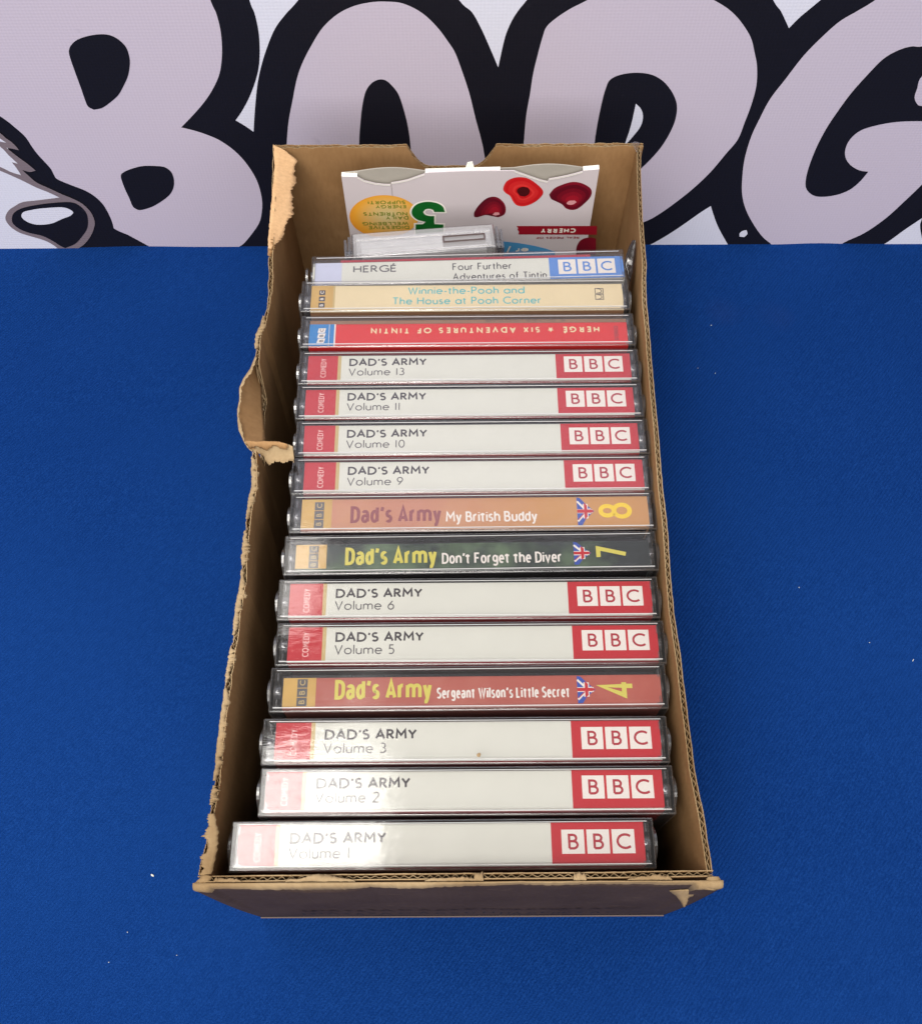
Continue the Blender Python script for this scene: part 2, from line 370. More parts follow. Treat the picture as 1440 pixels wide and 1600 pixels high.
# ---------------------------------------------------------------- the table under a blue cloth
NX, NY = 300, 180
vs = []; fs = []
for j in range(NY+1):
    for i in range(NX+1):
        x = -.95+1.9*i/NX; y = -.45+.86*j/NY
        cr = sum(a_*math.exp(-((x*math.cos(w_)+y*math.sin(w_)-c_)/s_)**2) for a_, w_, c_, s_ in ((.0011, .35, .33, .016), (.0009, 2.6, .36, .02), (.0008, .1, -.27, .02), (.0007, 1.75, -.02, .018)))
        edge_ = 1-math.exp(-(max(0, abs(x)-.085)**2+max(0, y-.36)**2+max(0, .03-y)**2)/.0012)
        vs.append((x, y, .0001+(.0004*math.sin(x*9+y*5)+.0004*math.sin(y*17-x*4+1)+cr)*edge_))
for j in range(NY):
    for i in range(NX):
        a = j*(NX+1)+i; fs.append((a, a+1, a+NX+2, a+NX+1))
# hem hanging over the table's near and side edges
b0 = len(vs)
ring = [(-.95, .41), (-.95, -.45), (.95, -.45), (.95, .41)]
for (x, y) in ring:
    vs.append((x, y, -.0008)); vs.append((x*1.004, y-.004 if y < 0 else y, -.35))
for i in range(3): fs.append((b0+2*i, b0+2*i+1, b0+2*i+3, b0+2*i+2))
o = pyd('table_surface', vs, fs, 'cloth', None, True); o['kind'] = 'structure'
# lint on the cloth
bm = bmesh.new()
lint = [(0.21184,0.14583,0.0004),(0.19301,0.15474,0.0004),(0.1639,0.18289,0.0004),(0.13886,0.33877,0.0004),(0.13738,0.30716,0.0004),(0.12842,0.31051,0.0004),(-0.1332,0.05185,0.0004),(-0.14077,0.02925,0.0004),(-0.14687,0.01773,0.0004),(-0.11905,0.02028,0.0004)]
for k, (x, y, z) in enumerate(lint):
    l = (.0009, .0003, .0003, .0004, .0003, .0002, .0012)[k] if k < 7 else random.uniform(.00015, .0003)
    mt = Matrix.Translation((x, y, z)) @ Matrix.Rotation(random.uniform(0, 3), 4, 'Z') @ Matrix.Diagonal((l, .00018, .00016, 1))
    if k == 6: mt = Matrix.Translation((x, y, z)) @ Matrix.Rotation(R(-32), 4, 'Z') @ Matrix.Diagonal((l*.7, .0004, .0003, 1))
    bmesh.ops.create_icosphere(bm, subdivisions=2, radius=1, matrix=mt)
o = link('lint', fin(bm, 'lint'), 'paper'); o['kind'] = 'stuff'

# ---------------------------------------------------------------- banner behind the table
YB = .396
ban = thing('banner', 'white fabric banner behind the blue table with huge black-outlined lavender letters', 'banner', (0, 0, 0))
bm = bmesh.new(); bx(bm, -.9, .9, YB, YB+.0012, -.30, .62); link('banner_cloth', fin(bm, 'banner_cloth'), 'b_white', ban)
def blay(name, pts, k, mat, sub=5, parent=ban):
    return sheet(name, [smooth_outline(pts, sub)], YB-.00012*k, mat, parent, 'xz')
blay('letter_outline', [(-350.9,-29.4),(-275.7,127.6),(-226.8,195.7),(-154.9,208.4),(-100.0,195.0),(-74.2,177.4),(-51.6,186.5),(-30.3,189.1),(-9.4,184.8),(16.0,176.9),(43.3,188.7),(84.5,194.0),(123.8,182.6),(147.1,176.2),(168.9,190.8),(203.2,196.0),(249.8,176.2),(298.8,105.4),(359.2,-35.2)], 1, 'b_black', 4)
# gaps of white banner between the black outlines
for g_ in ([(-91.4,178.1),(-91.0,160.0),(-90.0,153.6),(-89.9,144.8),(-90.9,136.0),(-92.9,126.5),(-95.9,118.1),(-100.8,108.0),(-106.3,99.1),(-110.5,93.5),(-106.5,89.9),(-103.0,86.1),(-100.0,99.1),(-96.0,114.4),(-92.2,125.4),(-87.6,135.9),(-82.2,146.0),(-76.1,153.5),(-70.1,159.8),(-55.3,177.9)],
           [(-9.6,177.6),(0.6,159.4),(6.0,153.7),(10.0,145.8),(14.0,136.0),(18.5,124.3),(19.9,133.9),(21.4,142.1),(23.7,149.0),(26.3,154.2),(29.7,159.3),(41.6,177.3)],
           [(125.3,176.9),(137.9,158.6),(142.7,153.2),(148.6,144.7),(152.0,150.5),(158.1,158.5),(171.3,176.6)],
           [(105.9,-3.0),(114.6,4.6),(123.8,14.6),(133.2,26.4),(138.1,31.8),(141.6,23.8),(146.8,13.4),(156.3,-2.3),(158.6,-7.3),(106.5,-6.9)],
           [(242.3,-3.0),(246.7,1.9),(252.4,12.0),(258.4,21.4),(259.8,15.1),(265.2,4.5),(272.6,-8.2),(244.1,-8.0)]):
    blay('white_gap', g_, 2, 'b_white')
blay('letter_fill', [(-211.1,184.5),(-110.4,184.0),(-108.0,160.1),(-106.9,153.7),(-107.0,143.9),(-108.9,132.6),(-112.3,121.9),(-117.3,113.1),(-123.0,105.5),(-130.1,97.7),(-138.5,89.3),(-133.5,87.6),(-127.7,85.0),(-121.2,80.8),(-114.9,73.5),(-110.2,63.8),(-107.3,51.9),(-107.2,39.0),(-109.0,29.2),(-112.0,20.5),(-118.0,11.2),(-124.3,3.1),(-130.0,-1.2),(-137.2,-5.6),(-167.0,-5.4),(-176.2,-0.8),(-184.5,7.4),(-188.2,11.2),(-191.7,13.8),(-194.5,16.5),(-193.8,22.2),(-193.8,29.3),(-194.7,36.3),(-197.3,42.1),(-201.1,46.4),(-207.0,50.3),(-212.6,54.5),(-213.3,57.3),(-213.4,61.8),(-214.5,65.8),(-216.4,71.6),(-217.4,76.8),(-218.3,83.6),(-220.9,89.4),(-225.7,97.1),(-242.1,116.5)], 3, 'b_lav')
blay('letter_counter', [(-178.6,134.8),(-176.2,138.2),(-172.4,140.9),(-167.5,142.6),(-162.5,143.5),(-157.7,143.2),(-154.1,140.8),(-151.9,136.7),(-151.9,131.5),(-153.0,126.9),(-155.7,120.7),(-159.6,114.8),(-163.6,109.6),(-168.6,105.4),(-173.8,101.9),(-178.2,100.8),(-180.4,102.7),(-180.6,106.6),(-180.2,113.5),(-179.8,123.4),(-179.4,130.6)], 4, 'b_black')
blay('letter_counter', [(-178.6,56.1),(-176.3,59.3),(-170.8,62.0),(-164.9,63.7),(-158.3,63.7),(-153.5,62.7),(-151.1,59.1),(-151.2,53.6),(-152.9,48.0),(-156.3,42.8),(-161.8,38.0),(-168.5,33.6),(-175.2,31.2),(-177.7,32.2),(-178.8,34.7),(-178.8,40.5),(-179.1,47.7)], 4, 'b_black')
blay('letter_fill', [(-100.4,3.0),(-94.0,43.8),(-87.6,78.0),(-84.4,92.6),(-80.5,105.6),(-76.5,118.4),(-72.4,127.8),(-67.0,137.2),(-60.9,146.2),(-53.5,153.1),(-45.7,157.2),(-38.0,159.0),(-31.8,159.3),(-24.3,158.3),(-16.4,153.8),(-9.8,146.6),(-4.7,138.5),(-1.5,132.3),(1.7,121.9),(5.1,109.3),(8.3,93.6),(11.7,78.2),(13.6,66.0),(17.6,38.1),(22.2,2.0)], 3, 'b_lav')
blay('letter_counter', [(-54.0,43.5),(-50.8,77.8),(-48.8,92.3),(-47.0,102.3),(-44.7,110.7),(-41.6,115.6),(-38.0,117.8),(-34.7,117.4),(-31.6,114.0),(-28.9,108.7),(-26.9,99.4),(-25.5,89.3),(-24.8,77.6),(-24.8,61.8),(-25.7,43.3)], 4, 'b_black')
blay('letter_fill', [(32.5,1.9),(32.7,42.8),(32.9,78.9),(33.2,95.8),(34.3,109.1),(35.1,121.0),(36.8,133.1),(38.2,141.3),(39.6,146.3),(43.8,150.9),(49.4,155.3),(55.7,159.1),(67.4,166.5),(83.4,169.4),(97.7,166.3),(112.3,158.8),(119.9,154.0),(126.2,148.1),(132.5,140.1),(136.3,132.1),(139.6,123.9),(142.1,112.9),(142.6,101.4),(142.1,90.6),(141.3,79.4),(137.4,69.6),(132.5,57.5),(125.8,45.5),(117.6,34.0),(110.0,25.0),(102.5,18.9),(81.4,5.9),(67.2,1.7)], 3, 'b_lav')
blay('letter_counter', [(70.7,42.6),(69.2,65.6),(68.9,79.1),(68.9,89.9),(69.5,103.8),(70.3,111.9),(71.8,117.1),(76.6,120.0),(83.7,121.0),(90.8,119.9),(96.9,116.2),(101.9,110.5),(105.5,104.0),(107.0,97.7),(107.0,89.7),(104.9,79.7),(101.0,69.8),(94.2,58.7),(83.4,46.3)], 4, 'b_black')
blay('white_gap', [(86.1,102.9),(89.2,99.4),(90.9,94.2),(90.3,87.7),(85.9,78.6),(84.3,76.0),(85.7,89.0)], 5, 'b_white')
blay('letter_fill', [(192.5,170.6),(181.9,158.4),(175.9,153.0),(170.0,147.8),(164.2,138.8),(159.3,129.2),(155.0,116.9),(150.9,105.2),(149.0,93.4),(147.7,81.1),(148.1,66.4),(150.2,52.8),(153.2,40.5),(158.2,28.7),(165.5,16.9),(172.7,7.3),(179.0,1.3),(188.4,-7.0),(215.8,-7.2),(221.4,1.6),(230.4,9.6),(238.0,21.5),(243.4,35.0),(247.8,47.5),(252.7,64.4),(251.6,85.8),(255.3,91.9),(252.7,124.3),(230.9,170.4)], 3, 'b_lav')
blay('letter_counter', [(221.2,138.5),(212.5,134.8),(207.5,134.8),(202.4,132.8),(197.3,128.2),(193.4,120.0),(189.1,108.8),(186.4,98.4),(184.0,86.3),(182.9,72.3),(183.3,59.0),(184.7,49.8),(187.1,44.1),(191.9,39.8),(197.4,38.7),(204.6,40.1),(210.3,43.9),(213.7,50.0),(215.6,57.0),(210.9,57.9),(205.4,61.1),(200.8,66.1),(198.3,72.2),(198.3,79.1),(201.5,84.9),(208.0,88.2),(217.7,90.5),(230.3,90.9),(241.8,90.0)], 4, 'b_black')
blay('letter_fill', [(226.4,126.3),(219.1,118.4),(219.7,110.9),(220.5,105.9),(223.2,102.0),(226.4,100.5),(237.4,100.4)], 5, 'b_lav')
blay('paint_chip', [(159.8,7.4),(159.2,10.1),(160.5,12.2),(162.5,12.7),(163.7,9.5),(162.5,6.9)], 5, 'b_white')
# printed animal muzzle at the left
nose = blay('animal_muzzle', [(-245.5,109.0),(-230.8,84.5),(-229.5,79.9),(-230.5,72.6),(-229.0,64.6),(-229.6,59.7),(-227.7,54.1),(-224.2,49.0),(-220.6,46.6),(-214.4,42.7),(-208.1,37.8),(-204.6,27.4),(-208.9,14.5),(-222.7,-2.7),(-296.0,-2.1)], 4, 'b_white')
blay('grey_fur_line', [(-238.2,97.2),(-230.0,86.6),(-228.6,83.6),(-226.6,80.7),(-225.3,77.3),(-224.9,75.1),(-227.5,76.0),(-230.7,76.9),(-227.1,70.4),(-224.2,65.9),(-221.7,61.0),(-225.1,60.1),(-228.6,61.5),(-226.6,56.9),(-224.3,52.3),(-219.1,48.0),(-214.1,43.7),(-209.4,40.3),(-205.5,36.3),(-203.1,29.9),(-203.3,22.8),(-205.5,17.1),(-209.4,10.8),(-214.8,4.4),(-221.4,-1.0),(-223.1,-3.8),(-230.5,-3.7),(-231.4,-1.0),(-233.5,3.4),(-237.2,7.3),(-244.2,11.1),(-248.6,13.7),(-251.6,18.0),(-252.4,23.1),(-251.1,27.2),(-247.5,31.7),(-242.7,35.1),(-237.3,38.0),(-227.8,39.4),(-216.3,41.3),(-220.8,45.2),(-226.2,49.0),(-232.2,54.6),(-240.4,61.1),(-250.9,67.9),(-249.8,70.5),(-239.3,63.8),(-235.1,60.1),(-230.6,57.8),(-231.0,62.8),(-231.8,66.9),(-229.1,65.9),(-231.5,71.7),(-233.6,77.8),(-241.7,89.1)], 5, 'b_grey', 3, nose)
blay('black_nose', [(-248.4,25.2),(-245.5,29.7),(-240.3,33.1),(-232.4,35.5),(-221.2,37.4),(-211.3,37.8),(-207.4,34.9),(-205.7,29.4),(-206.9,22.8),(-209.6,16.6),(-214.1,10.8),(-220.3,4.4),(-227.5,0.7),(-229.7,2.9),(-232.3,6.7),(-236.6,11.0),(-243.2,13.7),(-247.4,16.9),(-249.3,21.1)], 6, 'b_black', 5, nose)
blay('nose_highlight', [(-242.3,27.1),(-240.4,30.1),(-237.0,31.6),(-230.1,33.1),(-221.4,34.0),(-216.5,33.9),(-213.3,31.9),(-212.6,29.9),(-215.2,27.4),(-220.7,24.9),(-227.7,21.4),(-234.9,20.4),(-239.1,21.5),(-241.7,24.1)], 7, 'b_white', 5, nose)
blay('white_fur_tip', [(-233.0,87.0),(-231.4,83.2),(-229.3,80.3),(-232.2,81.1),(-234.9,82.4)], 6, 'b_white', 1, nose)

# ---------------------------------------------------------------- cardboard box
box = thing('cardboard_box', 'open torn brown cardboard box with dark printed front standing on blue cloth', 'box', (0, 0, 0))
def lerp_path(P, n):
    d = [0]
    for i in range(1, len(P)): d.append(d[-1]+(Vector(P[i])-Vector(P[i-1])).length)
    out = []
    for k in range(n+1):
        s = d[-1]*k/n; i = 0
        while i < len(P)-2 and d[i+1] < s: i += 1
        t = (s-d[i])/(d[i+1]-d[i]); out.append(Vector(P[i]).lerp(Vector(P[i+1]), t))
    return out
def wob(n, amp, step=5, seed=0):
    rr = random.Random(seed); a = [rr.uniform(-1, 1) for _ in range(n//step+3)]
    b = [rr.uniform(-1, 1) for _ in range(n+2)]
    out = []
    for i in range(n+1):
        k = i/step; j = int(k); t = k-j; t = t*t*(3-2*t)
        out.append(amp*(a[j]*(1-t)+a[j+1]*t)+amp*.35*b[i])
    return out
def wall(name, top, bot, inward, rag_o=.0005, rag_i=.0004, n=None, seed=1, outer='card', period=.0029, drop_o=None, drop_i=None, flute=True):
    """corrugated board: outer liner, inner liner and the fluted paper between, raw edge on top"""
    Ln = sum((Vector(top[i+1])-Vector(top[i])).length for i in range(len(top)-1))
    n = n or int(Ln/period)*8
    T = lerp_path(top, n); B = lerp_path(bot, n); TH = .0019; LI = .00032
    nrm = [Vector(inward)]*(n+1)
    w = thing_part = None
    def liner(nm, o0, o1, rag, sd, mat, drop=None):
        wz = wob(n, rag, 9, sd); vs = []; fs = []
        for i in range(n+1):
            dz = wz[i]+(drop(i/n) if drop else 0)
            for q, off, dz_ in ((B[i], o0, 0), (T[i], o0, dz), (T[i], o1, dz+.00004), (B[i], o1, 0)):
                p = q+nrm[i]*off; vs.append((p.x, p.y, p.z+dz_))
        for i in range(n):
            a = 4*i
            fs += [(a, a+4, a+5, a+1), (a+2, a+6, a+7, a+3), (a+1, a+5, a+6, a+2)]
        fs += [(0, 1, 2, 3), (4*n+3, 4*n+2, 4*n+1, 4*n)]
        me = bpy.data.meshes.new(nm); me.from_pydata(vs, [], fs); me.update()
        me.materials.append(M[mat]); me.materials.append(M['card_edge'])
        for k, p in enumerate(me.polygons):
            if k < 3*n and k % 3 == 2: p.material_index = 1
        return me
    w = link(name, liner(name, TH-LI, TH, rag_i, seed, 'card', drop_i), 'card', box)
    link('outer_liner', liner('outer_liner', 0, LI, rag_o, seed+50, outer, drop_o), 'card', w)
    if flute:
        vs = []; fs = []; wz = wob(n, .0005, 6, seed+90); wa = wob(n, 1.0, 23, seed+91); wp = [sum(wob(n, 1.0, 37, seed+92)[i:i+1]) for i in range(n+1)]; wp = [sum(wp[max(0, i-6):i+7])/13*2.2 for i in range(n+1)]
        amp = (TH-2*LI)/2-.00012; mid = TH/2
        nn = n
        for i in range(nn+1):
            off = mid+amp*min(1, .78+.35*wa[i])*math.sin(2*math.pi*i/8+wp[i])
            dz = -.0003+wz[i]+min(0, (drop_o(i/n) if drop_o else 0)*.9)
            p = T[i]+nrm[i]*off; q = T[i].lerp(B[i], .22)+nrm[i]*off
            for s_ in (-.00009, .00009):
                vs.append((p.x+nrm[i].x*s_, p.y+nrm[i].y*s_, p.z+dz)); vs.append((q.x+nrm[i].x*s_, q.y+nrm[i].y*s_, q.z))
        for i in range(nn):
            a = 4*i; fs += [(a, a+4, a+5, a+1), (a+3, a+7, a+6, a+2), (a, a+2, a+6, a+4)]
        pyd('corrugation', vs, fs, 'card_edge', w)
    return w
LT = [(-0.08403,0.35187,0.12),(-0.08245,0.32368,0.12),(-0.08118,0.29276,0.12),(-0.08115,0.28549,0.12),(-0.08022,0.27697,0.12),(-0.08042,0.26927,0.12),(-0.08104,0.26039,0.12),(-0.08176,0.25295,0.12),(-0.08319,0.24817,0.12),(-0.08279,0.23717,0.12),(-0.08265,0.2234,0.12),(-0.08164,0.20565,0.12),(-0.07993,0.18857,0.12),(-0.07879,0.17808,0.12),(-0.07983,0.17052,0.12),(-0.08,0.15629,0.12),(-0.07979,0.14604,0.12),(-0.07947,0.13727,0.12),(-0.08052,0.12869,0.12),(-0.08054,0.11673,0.12),(-0.08125,0.10534,0.12),(-0.08145,0.09605,0.12),(-0.08185,0.08457,0.12),(-0.0821,0.07853,0.12),(-0.08229,0.06775,0.12),(-0.08269,0.05931,0.12),(-0.08284,0.04886,0.12),(-0.08376,0.03831,0.12)]
LB_ = [(-.0835, .3515, .0006), (-.0835, .038, .0006)]
RT = [(0.08217,0.3503,0.12),(0.08113,0.33758,0.12),(0.08017,0.32256,0.12),(0.0795,0.30761,0.12),(0.07917,0.29378,0.12),(0.07905,0.28272,0.12),(0.07798,0.27325,0.12),(0.07727,0.26165,0.12),(0.0773,0.24969,0.12),(0.0769,0.23,0.12),(0.07667,0.21583,0.12),(0.0767,0.20209,0.12),(0.07639,0.19043,0.12),(0.07611,0.17662,0.12),(0.07635,0.16112,0.12),(0.07573,0.13963,0.12),(0.07551,0.12541,0.12),(0.0763,0.11049,0.12),(0.07647,0.09454,0.12),(0.07688,0.08157,0.12),(0.077,0.07049,0.12),(0.07854,0.05545,0.12),(0.07932,0.03847,0.12)]
RB_ = [(.0815, .3515, .0006), (.0815, .038, .0006)]
def notch_l(t):  # torn places along the left rim
    d = 0
    for c_, w_, a_ in ((.30, .045, .004), (.385, .03, .003), (.56, .06, .0025), (.71, .03, .002), (.90, .05, .003)):
        d -= a_*math.exp(-((t-c_)/w_)**2)
    return d
def buckle(t):
    k = max(0, min(1, (t-.375)/.02))*max(0, min(1, (.507-t)/.012)); return -.019*k*k*(3-2*k)
wall('left_wall', LT, LB_, (1, 0, 0), .0014, .0010, seed=3, drop_o=lambda t: notch_l(t)+buckle(t), drop_i=lambda t: notch_l(t)*.5+buckle(t))
wall('right_wall', RT, RB_, (-1, 0, 0), .0004, .0003, seed=8)
# back wall with the hand hole cut out of its rim
bl, br_ = -.0838, .0832; yb = .3515
top = []
for x in [bl+(br_-bl)*i/400 for i in range(401)]:
    z = .1203
    xl, xr = -.0236, .0168
    if xl < x < xr:
        e = min(x-xl, xr-x); k = min(1, e/.0105); z -= .0130*(1-(1-k)**1.9)
    top.append((x, yb, z))
wall('back_wall', top, [(bl, yb, .0006), (br_, yb, .0006)], (0, -1, 0), .0003, .0005, n=464, seed=15)
# front wall: inner board, then the outer liner that bulges out into a lip, its dark print peeled back at the top
FT = [(-.0842, .0362, .1198), (-.04, .0366, .1196), (.0, .0367, .1200), (.045, .0368, .1199), (.0795, .0372, .1198)]
wall('front_wall', FT, [(-.0842, .0362, .0006), (.0815, .0366, .0006)], (0, 1, 0), .0003, .0005, seed=21)
def front_skin():
    n = 160; rr = random.Random(5); wz = wob(n, .0005, 7, 33); wy = wob(n, .0004, 11, 34)
    rows = []
    for i in range(n+1):
        t = i/n; x = -.0856+(.0825+.0856)*t
        lip = .0005+.0004*math.sin(t*5+.6)+wy[i]
        if .16 < t < .34: lip -= .0002
        if t > .955: lip += .0013
        if t < .03: lip += .0010
        y0 = .0361
        rows.append([(x, y0, .1194+wz[i]*.3), (x, y0-lip*.55, .1191+wz[i]*.6), (x, y0-lip, .1181+wz[i]*.6), (x, y0-lip-.0001, .1160), (x, y0-lip+.0006, .0990)])
    return n, rows
n, rows = front_skin()
vs = [p for r_ in rows for p in r_]; fs = []
for i in range(n):
    for k in range(4): a = 5*i+k; fs.append((a, a+1, a+6, a+5))
lip = pyd('peeled_lip', vs, fs, 'card_edge', box, True)
so = lip.modifiers.new('thickness', 'SOLIDIFY'); so.thickness = .0004; so.offset = 1
vs = []; fs = []; wz = wob(n, .0008, 5, 44)
K = 14
for i in range(n+1):
    t = i/n; x0, y0, z0 = rows[i][2]; xb = -.0852+(.0845+.0852)*t; yb_ = .0349
    tz = .1177+wz[i]-(.010*max(0, 1-((t-.235)/.10)**2))-(.005*max(0, 1-((t-.80)/.16)**2))
    for k in range(K+1):
        s_ = k/K; z = tz*(1-s_)+.0006*s_; y = (y0-.0003)*(1-s_)+yb_*s_ - .0006*math.sin(math.pi*s_)
        vs.append((x0*(1-s_)+xb*s_, y, z))
for i in range(n):
    for k in range(K): a = i*(K+1)+k; fs.append((a, a+1, a+K+2, a+K+1))
face = pyd('printed_front', vs, fs, 'card_dark', box, True)
so = face.modifiers.new('thickness', 'SOLIDIFY'); so.thickness = .0003; so.offset = -1
bm = bmesh.new(); bx(bm, -.0852, .0845, .0344, .0350, .0004, .0009); M['fold'] = m_flat('worn_fold', lin(112, 98, 94), .8); link('bottom_fold', fin(bm, 'bottom_fold'), 'fold', box)
# faded, unreadable lettering on the front
q = []; rr = random.Random(12); x = -62.0
while x < 66:
    wd = rr.uniform(2.0, 4.6); kind = rr.randint(0, 3); yy = 34+rr.uniform(-2, 2)
    if 52 < x: wd = 14
    if kind == 0 or x > 52: q += ribbon([(x+wd/2+a*wd/2, yy+3+b*3) for a, b in arc(0, 0, 1, 1, 20, 330, 30)], 1.0)
    elif kind == 1: q += ribbon([(x, yy), (x+wd*.5, yy+7), (x+wd, yy)], 1.1)
    elif kind == 2: q += ribbon([(x, yy), (x, yy+7), (x+wd, yy+1), (x+wd, yy+7)], .9)
    else: q += ribbon([(x+wd, yy+7), (x, yy+6), (x+wd*.8, yy+2), (x, yy)], 1.0)
    x += wd+rr.uniform(1.0, 3.4)
M['faded'] = m_flat('faded_black_ink', lin(30, 24, 28), .8)
sheet('faded_print', q, .0332, 'faded', face, 'xz')
# bottom of the box
bm = bmesh.new(); bx(bm, -.082, .0795, .0372, .3505, .0004, .0022); link('bottom_panel', fin(bm, 'bottom_panel'), 'card', box)
def loft(name, A, B, nu, nv, mat, parent, rag=.0004, bulge=0, seed=1, th=.0004):
    a = lerp_path(A, nu); b = lerp_path(B, nu); vs = []; fs = []; r1 = wob(nu, rag*.7, 2, seed); r2 = [a_+b_ for a_, b_ in zip(wob(nu, rag*2.0, 11, seed+7), wob(nu, rag*.55, 2, seed+8))]
    for i in range(nu+1):
        for j in range(nv+1):
            t = j/nv; p = a[i].lerp(b[i], t); p = p+(b[i]-a[i]).normalized()*((r2[i] if j == nv else 0)-(r1[i]*.4 if j == 0 else 0))
            vs.append((p.x, p.y, p.z+bulge*math.sin(math.pi*t)))
    for i in range(nu):
        for j in range(nv): k = i*(nv+1)+j; fs.append((k, k+1, k+nv+2, k+nv+1))
    o = pyd(name, vs, fs, mat, parent, True)
    s_ = o.modifiers.new('thickness', 'SOLIDIFY'); s_.thickness = th*.55; s_.offset = 0
    return o
loft('peeled_flap', [(-0.08369,0.35042,0.1214),(-0.08209,0.33667,0.1213),(-0.08214,0.32244,0.1213),(-0.08185,0.30788,0.1213),(-0.08179,0.29653,0.1213),(-0.08145,0.29129,0.1209)],
     [(-0.07796,0.34793,0.12),(-0.07251,0.3441,0.118),(-0.07364,0.33703,0.117),(-0.0735,0.32646,0.117),(-0.07388,0.31536,0.117),(-0.07439,0.30766,0.1175),(-0.07683,0.30008,0.118),(-0.07986,0.29119,0.1206)], 110, 5, 'card_peel', box, .0006, .0002, 2)
loft('buckled_flap', [(-0.08251,0.23686,0.12),(-0.08404,0.2307,0.12),(-0.08656,0.22617,0.1195),(-0.08783,0.22227,0.119),(-0.08745,0.2169,0.1185),(-0.08793,0.21276,0.118),(-0.08765,0.20865,0.1175),(-0.08682,0.20399,0.117),(-0.0849,0.19993,0.116),(-0.08309,0.19705,0.115)],
     [(-0.08381,0.24114,0.112),(-0.08305,0.23595,0.108),(-0.08194,0.23098,0.106),(-0.08118,0.22476,0.106),(-0.08054,0.22014,0.106),(-0.07953,0.21406,0.106),(-0.07869,0.20896,0.107),(-0.07845,0.20394,0.109),(-0.0781,0.19988,0.112),(-0.07893,0.19702,0.1145)], 70, 8, 'card', box, .0004, -.0003, 9)
loft('flap_rim', [(-0.08239,0.23651,0.1205),(-0.08392,0.23036,0.1205),(-0.08643,0.22584,0.12),(-0.08771,0.22195,0.1195),(-0.08732,0.21658,0.119),(-0.0878,0.21245,0.1185),(-0.08752,0.20835,0.118),(-0.0867,0.20369,0.1175),(-0.08478,0.19964,0.1165),(-0.08297,0.19676,0.1155)],
     [(-0.0818,0.23582,0.1206),(-0.08313,0.23029,0.1206),(-0.08538,0.22577,0.1201),(-0.08692,0.22188,0.1196),(-0.08653,0.21651,0.1191),(-0.08702,0.21239,0.1186),(-0.08674,0.20828,0.1181),(-0.08592,0.20363,0.1176),(-0.08403,0.19987,0.1166),(-0.082,0.19727,0.1156)], 70, 1, 'card_edge', box, .0004, 0, 12)
loft('torn_tongue', [(-0.08398,0.19906,0.1165),(-0.07952,0.1976,0.117),(-0.07541,0.19729,0.119),(-0.07146,0.1964,0.12),(-0.06688,0.19552,0.1205),(-0.0647,0.19494,0.12)],
     [(-0.08308,0.19761,0.114),(-0.0794,0.19558,0.114),(-0.07672,0.19328,0.114),(-0.07352,0.1907,0.114),(-0.06938,0.1907,0.115),(-0.06427,0.18928,0.117)], 70, 6, 'card_edge', box, .0006, -.0018, 17)
loft('torn_tongue', [(-0.08378,0.19906,0.1175),(-0.07927,0.19788,0.1185),(-0.07439,0.19698,0.1205),(-0.06978,0.19627,0.1212),(-0.06697,0.19506,0.1213)], [(-0.08234,0.19704,0.115),(-0.07856,0.19588,0.116),(-0.07359,0.195,0.1185),(-0.06936,0.19469,0.12),(-0.06627,0.1945,0.1208)], 50, 3, 'card', box, .0006, .0008, 41)
loft('torn_corner', [(0.069,0.03492,0.1),(0.07216,0.03385,0.094),(0.0749,0.03233,0.088),(0.0762,0.03102,0.084)],
     [(0.07736,0.03488,0.104),(0.07725,0.03407,0.1),(0.07732,0.03342,0.094),(0.07668,0.03114,0.085)], 16, 3, 'card_edge', box, .0005, .001, 23)
loft('torn_corner', [(-0.08538,0.03502,0.1185),(-0.08518,0.03612,0.119),(-0.08364,0.03716,0.12),(-0.08274,0.03867,0.1202)],
     [(-0.08249,0.03434,0.1175),(-0.08109,0.03563,0.118),(-0.07984,0.03662,0.1195),(-0.07925,0.0379,0.12)], 16, 3, 'card_edge', box, .0004, .0006, 25)
loft('torn_corner', [(0.08095,0.03709,0.1202),(0.08191,0.03606,0.119),(0.0818,0.03473,0.117),(0.08046,0.0334,0.115)],
     [(0.07764,0.03689,0.1204),(0.0774,0.03606,0.1192),(0.07731,0.03512,0.1172),(0.07712,0.03375,0.1155)], 16, 3, 'card_edge', box, .0004, .0006, 27)
loft('loose_liner_strip', [(-0.08024,0.05701,0.1215),(-0.07871,0.05144,0.1212),(-0.07847,0.04653,0.121),(-0.07904,0.04204,0.121),(-0.07966,0.03854,0.1212)],
     [(-0.08225,0.05697,0.1218),(-0.08228,0.05137,0.1218),(-0.08238,0.04644,0.1218),(-0.08268,0.04157,0.1218),(-0.08312,0.03811,0.1218)], 60, 4, 'card_edge', box, .0009, .0003, 31)
def fray(t0, t1, sd, mat, wd=.0015, up=.0007):
    n_ = 60; P = lerp_path(LT, 400); A = []; B = []; rr = wob(n_, .0005, 4, sd); r2_ = wob(n_, .0006, 3, sd+3)
    for i in range(n_+1):
        t = t0+(t1-t0)*i/n_; p = P[int(t*400)].lerp(P[min(400, int(t*400)+1)], t*400-int(t*400)); dz = (notch_l(t)*.5+buckle(t))
        tap = math.sin(math.pi*i/n_)**.35
        A.append((p.x-.0003*tap+rr[i]*.4, p.y, p.z+dz+up)); B.append((p.x+.0003+wd*tap+r2_[i]*tap, p.y, p.z+dz+up-.0007+r2_[i]*.6))
    return loft('frayed_liner', A, B, n_*2, 3, mat, box, .0004, .0004, sd, .0003)
